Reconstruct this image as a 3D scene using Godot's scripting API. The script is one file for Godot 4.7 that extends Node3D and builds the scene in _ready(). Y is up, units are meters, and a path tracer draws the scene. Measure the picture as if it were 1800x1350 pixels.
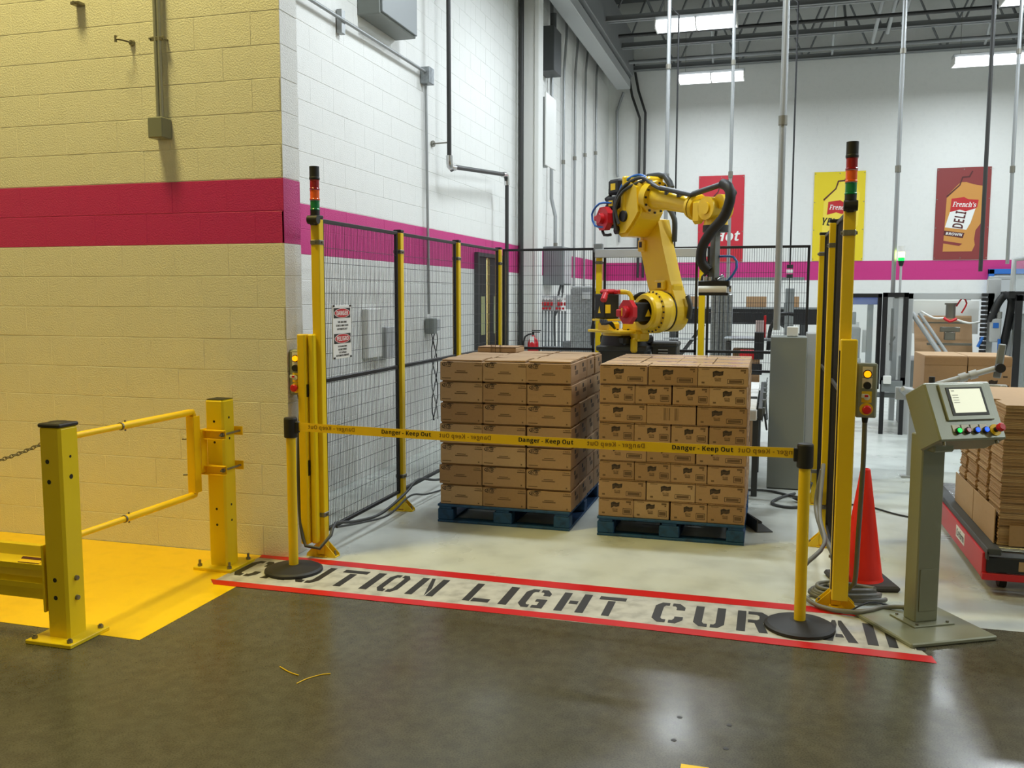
extends Node3D
# ---------------------------------------------------------------- helpers
var used := {}
var M := {}
var text_cache := {}
var rng := RandomNumberGenerator.new()

class Geo:
	# Collects triangles with normals; t places what is added next.
	var v := PackedVector3Array()
	var n := PackedVector3Array()
	var t := Transform3D()
	func tri(a: Vector3, b: Vector3, c: Vector3, na: Vector3, nb: Vector3, nc: Vector3) -> void:
		var A := t * a
		var B := t * b
		var C := t * c
		var NA := (t.basis * na).normalized()
		var NB := (t.basis * nb).normalized()
		var NC := (t.basis * nc).normalized()
		if (B - A).cross(C - A).dot(NA + NB + NC) > 0.0:
			v.append(A); v.append(C); v.append(B)
			n.append(NA); n.append(NC); n.append(NB)
		else:
			v.append(A); v.append(B); v.append(C)
			n.append(NA); n.append(NB); n.append(NC)
	func quad(a: Vector3, b: Vector3, c: Vector3, d: Vector3, nn: Vector3) -> void:
		tri(a, b, c, nn, nn, nn)
		tri(a, c, d, nn, nn, nn)
	func box(c: Vector3, s: Vector3, bev := 0.0) -> Geo:
		var h := s * 0.5
		var b := minf(bev, minf(h.x, minf(h.y, h.z)) * 0.9)
		for ax in 3:
			var u := (ax + 1) % 3
			var w := (ax + 2) % 3
			for sg in [-1.0, 1.0]:
				var nn := Vector3.ZERO
				nn[ax] = sg
				var p: Array[Vector3] = []
				for k in [[-1, -1], [1, -1], [1, 1], [-1, 1]]:
					var q := Vector3.ZERO
					q[ax] = sg * h[ax]
					q[u] = k[0] * (h[u] - b)
					q[w] = k[1] * (h[w] - b)
					p.append(c + q)
				quad(p[0], p[1], p[2], p[3], nn)
		if b > 0.0:
			for ax in 3:
				var u := (ax + 1) % 3
				var w := (ax + 2) % 3
				for su in [-1.0, 1.0]:
					for sw in [-1.0, 1.0]:
						var nn := Vector3.ZERO
						nn[u] = su * 0.7071
						nn[w] = sw * 0.7071
						var p: Array[Vector3] = []
						for k in [[-1, 0], [1, 0], [1, 1], [-1, 1]]:
							var q := Vector3.ZERO
							q[ax] = k[0] * (h[ax] - b)
							q[u] = su * (h[u] - (0.0 if k[1] == 0 else b))
							q[w] = sw * (h[w] - (b if k[1] == 0 else 0.0))
							p.append(c + q)
						quad(p[0], p[1], p[2], p[3], nn)
			for sx in [-1.0, 1.0]:
				for sy in [-1.0, 1.0]:
					for sz in [-1.0, 1.0]:
						var sgn := Vector3(sx, sy, sz)
						var nn := sgn.normalized()
						tri(c + sgn * Vector3(h.x, h.y - b, h.z - b), c + sgn * Vector3(h.x - b, h.y, h.z - b), c + sgn * Vector3(h.x - b, h.y - b, h.z), nn, nn, nn)
		return self
	func cyl(p0: Vector3, p1: Vector3, r0: float, r1 := -1.0, seg := 14, caps := true) -> Geo:
		if r1 < 0.0:
			r1 = r0
		var d := (p1 - p0).normalized()
		var s := d.cross(Vector3.UP if absf(d.y) < 0.9 else Vector3.RIGHT).normalized()
		var f := d.cross(s)
		var sl := (r0 - r1) / maxf((p1 - p0).length(), 1e-6)
		for i in seg:
			var a0 := TAU * i / seg
			var a1 := TAU * (i + 1) / seg
			var e0 := s * cos(a0) + f * sin(a0)
			var e1 := s * cos(a1) + f * sin(a1)
			var n0 := (e0 + d * sl).normalized()
			var n1 := (e1 + d * sl).normalized()
			if r1 > 1e-5:
				tri(p0 + e0 * r0, p0 + e1 * r0, p1 + e1 * r1, n0, n1, n1)
				tri(p0 + e0 * r0, p1 + e1 * r1, p1 + e0 * r1, n0, n1, n0)
			else:
				tri(p0 + e0 * r0, p0 + e1 * r0, p1, n0, n1, n0)
			if caps:
				tri(p0, p0 + e0 * r0, p0 + e1 * r0, -d, -d, -d)
				if r1 > 1e-5:
					tri(p1, p1 + e0 * r1, p1 + e1 * r1, d, d, d)
		return self
	func tube(pts: Array, r: float, seg := 8) -> Geo:
		var m := pts.size()
		var dirs: Array[Vector3] = []
		for i in m:
			var a: Vector3 = pts[maxi(i - 1, 0)]
			var b: Vector3 = pts[mini(i + 1, m - 1)]
			dirs.append((b - a).normalized())
		var s := dirs[0].cross(Vector3.UP if absf(dirs[0].y) < 0.9 else Vector3.RIGHT).normalized()
		var rings := []
		for i in m:
			s = (s - dirs[i] * s.dot(dirs[i])).normalized()
			var f := dirs[i].cross(s)
			var ring: Array[Vector3] = []
			for k in seg:
				ring.append(s * cos(TAU * k / seg) + f * sin(TAU * k / seg))
			rings.append(ring)
		for i in m - 1:
			var p: Vector3 = pts[i]
			var q: Vector3 = pts[i + 1]
			for k in seg:
				var a: Vector3 = rings[i][k]
				var b: Vector3 = rings[i][(k + 1) % seg]
				var c: Vector3 = rings[i + 1][(k + 1) % seg]
				var d: Vector3 = rings[i + 1][k]
				tri(p + a * r, p + b * r, q + c * r, a, b, c)
				tri(p + a * r, q + c * r, q + d * r, a, c, d)
		for e in [0, m - 1]:
			var p: Vector3 = pts[e]
			var nn: Vector3 = dirs[e] * (-1.0 if e == 0 else 1.0)
			for k in seg:
				tri(p, p + rings[e][k] * r, p + rings[e][(k + 1) % seg] * r, nn, nn, nn)
		return self
	func lathe(prof: Array, seg := 24) -> Geo:
		for i in prof.size() - 1:
			var a: Vector2 = prof[i]
			var b: Vector2 = prof[i + 1]
			var d := b - a
			if d.length() < 1e-6:
				continue
			var pn := Vector2(d.y, -d.x).normalized()
			for k in seg:
				var e0 := Vector3(cos(TAU * k / seg), 0, sin(TAU * k / seg))
				var e1 := Vector3(cos(TAU * (k + 1) / seg), 0, sin(TAU * (k + 1) / seg))
				var n0 := e0 * pn.x + Vector3.UP * pn.y
				var n1 := e1 * pn.x + Vector3.UP * pn.y
				var p0 := e0 * a.x + Vector3.UP * a.y
				var p1 := e1 * a.x + Vector3.UP * a.y
				var q0 := e0 * b.x + Vector3.UP * b.y
				var q1 := e1 * b.x + Vector3.UP * b.y
				if a.x > 1e-5:
					tri(p0, p1, q1, n0, n1, n1)
				if b.x > 1e-5:
					tri(p0, q1, q0, n0, n1, n0)
		return self
	func prism(poly: PackedVector2Array, z0: float, z1: float) -> Geo:
		# polygon in x, y; from z0 to z1
		var idx := Geometry2D.triangulate_polygon(poly)
		for i in range(0, idx.size(), 3):
			for z in [z0, z1]:
				var nn := Vector3(0, 0, 1.0 if z == maxf(z0, z1) else -1.0)
				tri(Vector3(poly[idx[i]].x, poly[idx[i]].y, z), Vector3(poly[idx[i + 1]].x, poly[idx[i + 1]].y, z), Vector3(poly[idx[i + 2]].x, poly[idx[i + 2]].y, z), nn, nn, nn)
		var cw := Geometry2D.is_polygon_clockwise(poly)
		for i in poly.size():
			var a := poly[i]
			var b := poly[(i + 1) % poly.size()]
			var nn := Vector3(b.y - a.y, a.x - b.x, 0).normalized() * (-1.0 if cw else 1.0)
			quad(Vector3(a.x, a.y, z0), Vector3(b.x, b.y, z0), Vector3(b.x, b.y, z1), Vector3(a.x, a.y, z1), nn)
		return self
	func at(x: Transform3D) -> Geo:
		t = x
		return self
	func mesh() -> ArrayMesh:
		var arr := []
		arr.resize(Mesh.ARRAY_MAX)
		arr[Mesh.ARRAY_VERTEX] = v
		arr[Mesh.ARRAY_NORMAL] = n
		var m := ArrayMesh.new()
		m.add_surface_from_arrays(Mesh.PRIMITIVE_TRIANGLES, arr)
		return m

func V(x: float, y: float, z: float) -> Vector3:
	return Vector3(x, y, z)
func P2(a: Array) -> PackedVector2Array:
	# flat list of numbers to points
	var p := PackedVector2Array()
	for i in range(0, a.size(), 2):
		p.append(Vector2(a[i], a[i + 1]))
	return p
func rot(ax: Vector3, deg: float, o := Vector3.ZERO) -> Transform3D:
	return Transform3D(Basis(ax.normalized(), deg_to_rad(deg)), o)
func bx(s: Vector3, bev := 0.0, c := Vector3.ZERO) -> Geo:
	return Geo.new().box(c, s, bev)
func numbered(called: String) -> String:
	if not used.has(called):
		used[called] = 0
		return called
	used[called] += 1
	return "%s_%03d" % [called, used[called]]
func tag(o: Node3D, label: String, category: String, group := "", kind := "") -> Node3D:
	if label: o.set_meta("label", label)
	if category: o.set_meta("category", category)
	if group: o.set_meta("group", group)
	if kind: o.set_meta("kind", kind)
	return o
func thing(called: String, label: String, category: String, at := Vector3.ZERO, turn := 0.0, group := "") -> Node3D:
	var o := Node3D.new()
	o.name = numbered(called)
	add_child(o)
	o.position = at
	o.rotation_degrees.y = turn
	return tag(o, label, category, group)
func put(called: String, g, m: Material, parent: Node3D, at := Vector3.ZERO) -> MeshInstance3D:
	# one named mesh under a thing, part or piece of the setting
	var o := MeshInstance3D.new()
	o.name = called
	o.mesh = g.mesh() if g is Geo else g
	o.material_override = m
	o.position = at
	parent.add_child(o, true)
	return o
func solo(called: String, g, m: Material, label: String, category: String, at := Vector3.ZERO, group := "") -> MeshInstance3D:
	var o := MeshInstance3D.new()
	o.name = numbered(called)
	o.mesh = g.mesh() if g is Geo else g
	o.material_override = m
	add_child(o)
	o.position = at
	tag(o, label, category, group)
	return o
func setting(called: String) -> Node3D:
	var o := Node3D.new()
	o.name = numbered(called)
	add_child(o)
	o.set_meta("kind", "structure")
	return o
func curve(pts: Array, step := 0.05) -> Array:
	# smooth curve through points
	var out := []
	var m := pts.size()
	for i in m - 1:
		var p0: Vector3 = pts[maxi(i - 1, 0)]
		var p1: Vector3 = pts[i]
		var p2: Vector3 = pts[i + 1]
		var p3: Vector3 = pts[mini(i + 2, m - 1)]
		var k := clampi(int((p2 - p1).length() / step), 1, 12)
		for j in k:
			out.append(p1.cubic_interpolate(p2, p0, p3, float(j) / k))
	out.append(pts[m - 1])
	return out
func letters(g: Geo, s: String, x: Transform3D, w: float, h: float, thick := 0.0006, font := "Droid Sans", weight := 700, mirrored := false, shear := 0.0) -> void:
	# lettering fitted into a w by h box, centred, standing proud by thick along local z
	var key := "%s|%s|%d" % [s, font, weight]
	if not text_cache.has(key):
		var tm := TextMesh.new()
		var f := SystemFont.new()
		f.font_names = PackedStringArray([font])
		f.font_weight = weight
		tm.font = f
		tm.text = s
		tm.font_size = 32
		tm.pixel_size = 0.01
		tm.depth = 1.0
		tm.curve_step = 3.0
		text_cache[key] = tm.surface_get_arrays(0)
	var arr: Array = text_cache[key]
	var vs: PackedVector3Array = arr[Mesh.ARRAY_VERTEX]
	var ns: PackedVector3Array = arr[Mesh.ARRAY_NORMAL]
	var ix: PackedInt32Array = arr[Mesh.ARRAY_INDEX]
	var lo := vs[0]
	var hi := vs[0]
	for p in vs:
		lo = lo.min(p)
		hi = hi.max(p)
	var c := (lo + hi) * 0.5
	var d := hi - lo
	g.t = x
	var pts := PackedVector3Array()
	for p in vs:
		var q := Vector3((p.x - c.x) / d.x * w, (p.y - c.y) / d.y * h, ((p.z - lo.z) / d.z) * thick)
		q.x += q.y * shear
		if mirrored:
			q.x = -q.x
		pts.append(q)
	for i in range(0, ix.size(), 3):
		var nn := ns[ix[i]]
		if nn.z < -0.5:
			continue
		if mirrored:
			nn.x = -nn.x
		g.tri(pts[ix[i]], pts[ix[i + 1]], pts[ix[i + 2]], nn, nn, nn)
	g.t = Transform3D()

# ---------------------------------------------------------------- materials
func noise_tex(freq: float, cols: Array, sd: int, size := 512, normal := 0.0, kind := FastNoiseLite.TYPE_SIMPLEX_SMOOTH, oct := 4) -> NoiseTexture2D:
	var f := FastNoiseLite.new()
	f.noise_type = kind
	f.seed = sd
	f.frequency = freq
	f.fractal_octaves = oct
	var t := NoiseTexture2D.new()
	t.noise = f
	t.width = size
	t.height = size
	t.seamless = true
	if normal > 0.0:
		t.as_normal_map = true
		t.bump_strength = normal
	elif cols.size():
		var gr := Gradient.new()
		var offs := PackedFloat32Array()
		var cc := PackedColorArray()
		for i in cols.size():
			offs.append(cols[i][0])
			cc.append(cols[i][1])
		gr.offsets = offs
		gr.colors = cc
		t.color_ramp = gr
	return t
func grey(a: float) -> Color:
	return Color(a, a, a)
func mat(called: String, c: Color, rough := 0.5, metal := 0.0) -> StandardMaterial3D:
	var m := StandardMaterial3D.new()
	m.resource_name = called
	m.albedo_color = c
	m.roughness = rough
	m.metallic = metal
	M[called] = m
	return m
func tri_map(m: StandardMaterial3D, scale: float, world := false) -> void:
	m.uv1_triplanar = true
	m.uv1_world_triplanar = world
	m.uv1_scale = Vector3.ONE * scale
	m.uv1_triplanar_sharpness = 4.0
func glow(called: String, c: Color, e: float) -> StandardMaterial3D:
	var m := mat(called, c, 0.4)
	m.emission_enabled = true
	m.emission = c
	m.emission_energy_multiplier = e
	return m
func glass(called: String, c: Color, alpha: float) -> StandardMaterial3D:
	var m := mat(called, Color(c.r, c.g, c.b, alpha), 0.06)
	m.transparency = BaseMaterial3D.TRANSPARENCY_ALPHA
	return m

func make_materials() -> void:
	var pits := noise_tex(0.09, [], 3, 512, 5.0)
	var m := mat("block_paint", Color(0.91, 0.91, 0.89), 0.5)
	tri_map(m, 1.6, true)
	m.normal_enabled = true
	m.normal_texture = pits
	m.normal_scale = 0.35
	m.albedo_texture = noise_tex(0.006, [[0.0, grey(0.985)], [0.5, grey(1.0)], [1.0, grey(0.99)]], 8)
	var k := mat("magenta_paint", Color(0.78, 0.17, 0.49), 0.45)
	tri_map(k, 1.6, true)
	k.normal_enabled = true
	k.normal_texture = pits
	k.normal_scale = 0.3
	m = mat("plain_paint", Color(0.88, 0.88, 0.86), 0.6)
	# polished dark concrete of the aisle
	m = mat("dark_concrete", Color(0.74, 0.735, 0.71), 1.0)
	tri_map(m, 0.5, true)
	m.albedo_texture = noise_tex(0.02, [[0.0, Color(0.435, 0.43, 0.385)], [1.0, Color(0.535, 0.53, 0.475)]], 21, 1024, 0.0, FastNoiseLite.TYPE_SIMPLEX_SMOOTH, 7)
	m.roughness_texture = noise_tex(0.008, [[0.0, grey(0.17)], [1.0, grey(0.27)]], 22)
	m.roughness_texture_channel = BaseMaterial3D.TEXTURE_CHANNEL_RED
	m.detail_enabled = true
	m.detail_uv_layer = BaseMaterial3D.DETAIL_UV_1
	m.detail_blend_mode = BaseMaterial3D.BLEND_MODE_MUL
	m.detail_albedo = noise_tex(0.20, [[0.0, grey(0.70)], [0.5, grey(0.93)], [1.0, grey(1.0)]], 23, 1024, 0.0, FastNoiseLite.TYPE_SIMPLEX_SMOOTH, 2)
	# light grey floor coating
	m = mat("light_floor", Color(0.82, 0.84, 0.81), 1.0)
	tri_map(m, 0.3, true)
	m.albedo_texture = noise_tex(0.007, [[0.0, grey(0.88)], [0.5, grey(0.97)], [1.0, grey(1.0)]], 31, 1024, 0.0, FastNoiseLite.TYPE_SIMPLEX_SMOOTH, 6)
	m.roughness_texture = noise_tex(0.01, [[0.0, grey(0.24)], [1.0, grey(0.4)]], 32)
	m.roughness_texture_channel = BaseMaterial3D.TEXTURE_CHANNEL_RED
	m = mat("scuffed_white", Color(0.80, 0.80, 0.78), 0.4)
	tri_map(m, 1.1, true)
	m.albedo_texture = noise_tex(0.014, [[0.0, grey(0.76)], [0.5, grey(0.93)], [1.0, grey(1.0)]], 33, 512, 0.0, FastNoiseLite.TYPE_SIMPLEX_SMOOTH, 6)
	m = mat("red_line", Color(0.80, 0.06, 0.08), 0.35)
	m = mat("stencil_black", Color(0.13, 0.125, 0.11), 0.5)
	m = mat("yellow_floor", Color(1.0, 0.83, 0.08), 0.32)
	tri_map(m, 0.9, true)
	m.albedo_texture = noise_tex(0.01, [[0.0, grey(0.96)], [0.5, grey(1.0)], [1.0, grey(0.99)]], 34)
	m = mat("yellow_paint", Color(0.93, 0.79, 0.06), 0.38)
	m = mat("guard_yellow", Color(0.94, 0.82, 0.07), 0.36)
	m = mat("gate_yellow", Color(1.0, 0.82, 0.05), 0.35)
	m = mat("robot_yellow", Color(0.95, 0.785, 0.12), 0.3)
	m = mat("tape_yellow", Color(0.99, 0.83, 0.12), 0.5)
	m = mat("black_steel", Color(0.10, 0.10, 0.11), 0.45)
	m = mat("black_rubber", Color(0.11, 0.11, 0.115), 0.55)
	m = mat("dark_grey", Color(0.25, 0.26, 0.26), 0.5)
	m = mat("mid_grey", Color(0.48, 0.50, 0.50), 0.45)
	m = mat("cabinet_grey", Color(0.50, 0.52, 0.50), 0.4)
	m = mat("light_grey", Color(0.70, 0.71, 0.71), 0.4)
	m = mat("olive_grey", Color(0.56, 0.575, 0.51), 0.34, 0.25)
	m = mat("cable_grey", Color(0.44, 0.44, 0.42), 0.5)
	m = mat("white_plastic", Color(0.90, 0.90, 0.88), 0.4)
	m = mat("red_plastic", Color(0.80, 0.10, 0.14), 0.4)
	m = mat("red_steel", Color(0.78, 0.09, 0.12), 0.4)
	m = mat("blue_plastic", Color(0.16, 0.42, 0.75), 0.4)
	m = mat("blue_steel", Color(0.10, 0.25, 0.60), 0.45)
	m = mat("cone_orange", Color(1.0, 0.17, 0.08), 0.5)
	m = mat("rubber_base", Color(0.22, 0.21, 0.20), 0.7)
	m = mat("bolt_steel", Color(0.52, 0.51, 0.47), 0.4, 0.7)
	m = mat("chrome", Color(0.80, 0.80, 0.80), 0.2, 0.9)
	m = mat("galvanised", Color(0.66, 0.68, 0.69), 0.42, 0.55)
	tri_map(m, 2.5)
	m.albedo_texture = noise_tex(0.04, [[0.0, grey(0.78)], [1.0, grey(1.0)]], 41, 256, 0.0, FastNoiseLite.TYPE_CELLULAR)
	m = mat("conduit_steel", Color(0.62, 0.63, 0.63), 0.4, 0.5)
	m = mat("pipe_dark", Color(0.22, 0.22, 0.215), 0.45, 0.2)
	m = mat("steel_grey_paint", Color(0.50, 0.51, 0.51), 0.5)
	m = mat("deck_grey", Color(0.24, 0.25, 0.26), 0.6)
	for q in [["kraft", Color(0.665, 0.53, 0.385)], ["kraft_pale", Color(0.71, 0.585, 0.44)], ["kraft_dark", Color(0.63, 0.495, 0.35)]]:
		m = mat(q[0], q[1], 0.75)
		tri_map(m, 3.0)
		m.albedo_texture = noise_tex(0.03, [[0.0, grey(0.965)], [0.5, grey(1.0)], [1.0, grey(0.98)]], 51, 256)
	m = mat("carton_print", Color(0.19, 0.145, 0.115), 0.7)
	m = mat("carton_print_faint", Color(0.40, 0.305, 0.205), 0.7)
	m = mat("door_pane", Color(0.68, 0.69, 0.48), 0.2)
	m = mat("packing_tape", Color(0.70, 0.63, 0.62), 0.15)
	m = mat("pallet_blue", Color(0.10, 0.29, 0.47), 0.65)
	tri_map(m, 2.0)
	m.albedo_texture = noise_tex(0.02, [[0.0, grey(0.7)], [0.5, grey(1.0)], [1.0, grey(0.95)]], 52, 256)
	m = mat("sign_white", Color(0.92, 0.92, 0.90), 0.45)
	m = mat("sign_red", Color(0.75, 0.12, 0.14), 0.45)
	m = mat("sign_black", Color(0.08, 0.08, 0.08), 0.45)
	m = mat("ghost_print", Color(0.62, 0.47, 0.07), 0.55)
	m = mat("poster_red", Color(0.77, 0.13, 0.20), 0.5)
	m = mat("poster_yellow", Color(0.90, 0.80, 0.10), 0.5)
	m = mat("poster_brown", Color(0.53, 0.20, 0.19), 0.5)
	m = mat("mustard_tan", Color(0.80, 0.56, 0.26), 0.5)
	m = mat("mustard_yellow", Color(0.94, 0.84, 0.28), 0.5)
	m = mat("print_brown", Color(0.33, 0.11, 0.10), 0.5)
	m = mat("lens_red", Color(0.62, 0.05, 0.08), 0.25)
	m = mat("lens_orange", Color(0.98, 0.40, 0.05), 0.25)
	m = mat("lens_green", Color(0.02, 0.50, 0.28), 0.25)
	glow("amber_glow", Color(1.0, 0.62, 0.02), 1.6)
	glow("green_glow", Color(0.05, 0.85, 0.35), 1.0)
	glow("blue_glow", Color(0.12, 0.35, 1.0), 1.3)
	glow("screen_glow", Color(0.92, 0.94, 0.86), 0.62)
	glow("lime_glow", Color(0.95, 1.0, 0.55), 3.0)
	glow("tube_glow", Color(0.95, 0.98, 1.0), 4.0)
	glow("sodium_glow", Color(1.0, 0.80, 0.45), 3.0)
	glass("clear_pane", Color(0.9, 0.95, 0.95), 0.12)
	glass("smoke_pane", Color(0.5, 0.52, 0.52), 0.35)

# stencilled letters: each a list of polygons in a 10 by 14 box
func stencil(ch: String) -> Array:
	match ch:
		"C": return [[0,2.5,2,0,4.6,0,4.6,2,3.4,2,2.8,3,2.8,11,3.4,12,4.6,12,4.6,14,2,14,0,11.5], [5.6,0,8,0,10,2.5,10,4.6,7.2,4.6,7.2,3,6.6,2,5.6,2], [5.6,14,8,14,10,11.5,10,9.4,7.2,9.4,7.2,11,6.6,12,5.6,12]]
		"A": return [[0,0,2.8,0,4.8,11,4.6,14,3.6,14], [7.2,0,10,0,6.4,14,5.4,14,5.2,11], [3.7,2.8,6.3,2.8,5.9,4.8,4.1,4.8]]
		"U": return [[0,14,2.8,14,2.8,3,3.4,2,4.6,2,4.6,0,2,0,0,2.5], [10,14,7.2,14,7.2,3,6.6,2,5.6,2,5.6,0,8,0,10,2.5]]
		"T": return [[0,14,10,14,10,11.6,0,11.6], [3.6,0,6.4,0,6.4,10.9,3.6,10.9]]
		"I": return [[3.4,0,6.6,0,6.6,14,3.4,14]]
		"O": return [[0,2.5,2,0,4.6,0,4.6,2,3.4,2,2.8,3,2.8,11,3.4,12,4.6,12,4.6,14,2,14,0,11.5], [10,2.5,8,0,5.6,0,5.6,2,6.6,2,7.2,3,7.2,11,6.6,12,5.6,12,5.6,14,8,14,10,11.5]]
		"N": return [[0,0,2.6,0,2.6,14,0,14], [3.3,14,7.0,0,7.0,6.0,4.6,14], [7.5,0,10,0,10,14,7.5,14]]
		"L": return [[0,0.0,2.8,0,2.8,14,0,14], [3.4,0,10,0,10,2.5,3.4,2.5]]
		"G": return [[0,2.5,2,0,4.6,0,4.6,2,3.4,2,2.8,3,2.8,11,3.4,12,4.6,12,4.6,14,2,14,0,11.5], [5.6,0,10,0,10,6.6,5.8,6.6,5.8,4.6,7.4,4.6,7.4,2,5.6,2], [5.6,14,8,14,10,11.5,10,9.4,7.2,9.4,7.2,11,6.6,12,5.6,12]]
		"H": return [[0,0,2.8,0,2.8,14,0,14], [7.2,0,10,0,10,14,7.2,14], [3.5,5.8,6.5,5.8,6.5,8.2,3.5,8.2]]
		"R": return [[0,0,2.8,0,2.8,14,0,14], [3.5,14,8,14,10,12,10,8,8.4,6.6,10,0,7.2,0,5.6,6.2,3.5,6.2,3.5,8.2,6.4,8.2,7.2,9,7.2,11.2,6.4,12,3.5,12]]
	return []

# ---------------------------------------------------------------- scene
func _ready() -> void:
	rng.seed = 7
	var cam := Camera3D.new()
	cam.name = "camera"
	add_child(cam)
	cam.fov = rad_to_deg(2.0 * atan(675.0 / 1582.0))
	cam.position = Vector3(0, 1.71, 0)
	cam.rotation = Vector3(deg_to_rad(-5.652), deg_to_rad(16.02), deg_to_rad(0.092))
	cam.near = 0.05
	cam.far = 100.0
	cam.current = true
	var we := WorldEnvironment.new()
	we.name = "world"
	var env := Environment.new()
	env.background_mode = Environment.BG_COLOR
	env.background_color = Color(0.02, 0.02, 0.02)
	env.tonemap_mode = Environment.TONE_MAPPER_LINEAR
	env.tonemap_exposure = 1.0
	env.sdfgi_enabled = true
	env.ssao_enabled = true
	env.ssil_enabled = true
	we.environment = env
	add_child(we)
	make_materials()
	for x in [-1.25, 3.65, 8.55]:
		for z in [-7.4, -11.05, -14.7, -18.35]:
			tube_fixture(V(x, 5.85, z), 12.5 if z > -12.0 else (9.5 if z > -16.0 else 7.5))
	tube_fixture(V(8.55, 5.85, -3.75), 15.0)
	high_bay(V(-4.5, 7.6, -3.65), 36.0, "before the block wall")
	high_bay(V(4.5, 7.6, -1.5), 8.0, "over the aisle near the touch screen")
	high_bay(V(-2.0, 7.6, 3.0), 4.0, "over the aisle behind the camera")
	build_setting()
	build_floor_marks()
	build_wall_services()
	build_roof()
	build_fence()
	build_robot()
	build_pallets()
	build_front()
	build_panel_stand()
	build_right_side()
	build_background()

func area(c: Color, e: float, size: Vector2, at: Vector3, parent: Node3D) -> void:
	var l := AreaLight3D.new()
	l.name = "lamp_light"
	l.area_size = size
	l.light_color = c
	l.light_energy = e
	l.shadow_enabled = true
	l.area_range = 40.0
	l.rotation_degrees = Vector3(-90, 0, 0)
	l.position = at
	parent.add_child(l, true)

func tube_fixture(p: Vector3, e: float) -> void:
	var where := "first row over the cell"
	if p.z > -5.0: where = "row nearest the aisle"
	if p.z < -9.0: where = "second row"
	if p.z < -13.0: where = "third row"
	if p.z < -17.0: where = "row before the end wall"
	var o := thing("ceiling_light", "bright tube light, %s, %s" % [where, "on the block wall side" if p.x < 0.0 else ("above the packing machines" if p.x < 5.0 else "farthest from the block wall")], "ceiling light", p, 0, "hanging tube lights")
	put("housing", bx(V(1.26, 0.07, 0.20), 0.008, V(0, 0.155, 0)), M.light_grey, o)
	for sx in [-1.0, 1.0]:
		var g := Geo.new().at(Transform3D(Basis(Vector3.UP, PI / 2), V(0.02 if sx > 0 else -0.605, 0, 0)))
		g.prism(P2([-0.18, 0.03, -0.15, 0.0, 0.15, 0.0, 0.18, 0.03, 0.15, 0.12, -0.15, 0.12]), 0.0, 0.585)
		put("light_diffuser", g, M.tube_glow, o)
	for x in [-0.615, 0.0, 0.615]:
		put("end_cap", bx(V(0.022, 0.13, 0.34), 0.004, V(x, 0.06, 0)), M.white_plastic, o)
	for x in [-0.5, 0.5]:
		put("hanger", Geo.new().cyl(V(x, 0.19, 0), V(x, 1.0, 0), 0.004, 0.004, 6), M.bolt_steel, o)
	area(Color(0.93, 0.97, 1.0), e, Vector2(1.18, 0.28), V(0, -0.02, 0), o)

func high_bay(p: Vector3, e: float, where: String) -> void:
	var o := thing("high_bay_lamp", "round sodium lamp with a bell reflector " + where, "lamp", p)
	put("reflector", Geo.new().lathe([Vector2(0.05, 0.35), Vector2(0.10, 0.33), Vector2(0.57, 0.05), Vector2(0.58, 0.0), Vector2(0.56, 0.0), Vector2(0.09, 0.32)], 24), M.light_grey, o)
	put("lamp_glow", Geo.new().cyl(V(0, 0.03, 0), V(0, 0.05, 0), 0.4, 0.4, 24), M.sodium_glow, o)
	put("hanger", Geo.new().cyl(V(0, 0.35, 0), V(0, 0.65, 0), 0.012, 0.012, 8), M.bolt_steel, o)
	area(Color(1.0, 0.92, 0.565), e, Vector2(1.0, 1.0), V(0, -0.01, 0), o)

# ---- room
func block_mesh(w: float, h: float, jit: float) -> ArrayMesh:
	var g := Geo.new()
	var a := w * 0.5
	var b := h * 0.5
	var e := 0.002
	var f := jit
	var z := -0.012
	var ex := 0.0008
	g.quad(V(-a + ex, -b + e, f), V(a - ex, -b + e, f), V(a - ex, b - e, f), V(-a + ex, b - e, f), Vector3.BACK)
	var o := [V(-a, -b, f - e), V(a, -b, f - e), V(a, b, f - e), V(-a, b, f - e)]
	var i := [V(-a + ex, -b + e, f), V(a - ex, -b + e, f), V(a - ex, b - e, f), V(-a + ex, b - e, f)]
	var nn := [V(0, -1, 0), V(1, 0, 0), V(0, 1, 0), V(-1, 0, 0)]
	for k in 4:
		g.quad(o[k], o[(k + 1) % 4], i[(k + 1) % 4], i[k], (nn[k] + Vector3.BACK).normalized())
		g.quad(o[k], o[(k + 1) % 4], o[(k + 1) % 4] * V(1, 1, 0) + V(0, 0, z), o[k] * V(1, 1, 0) + V(0, 0, z), nn[k])
	return g.mesh()

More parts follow.
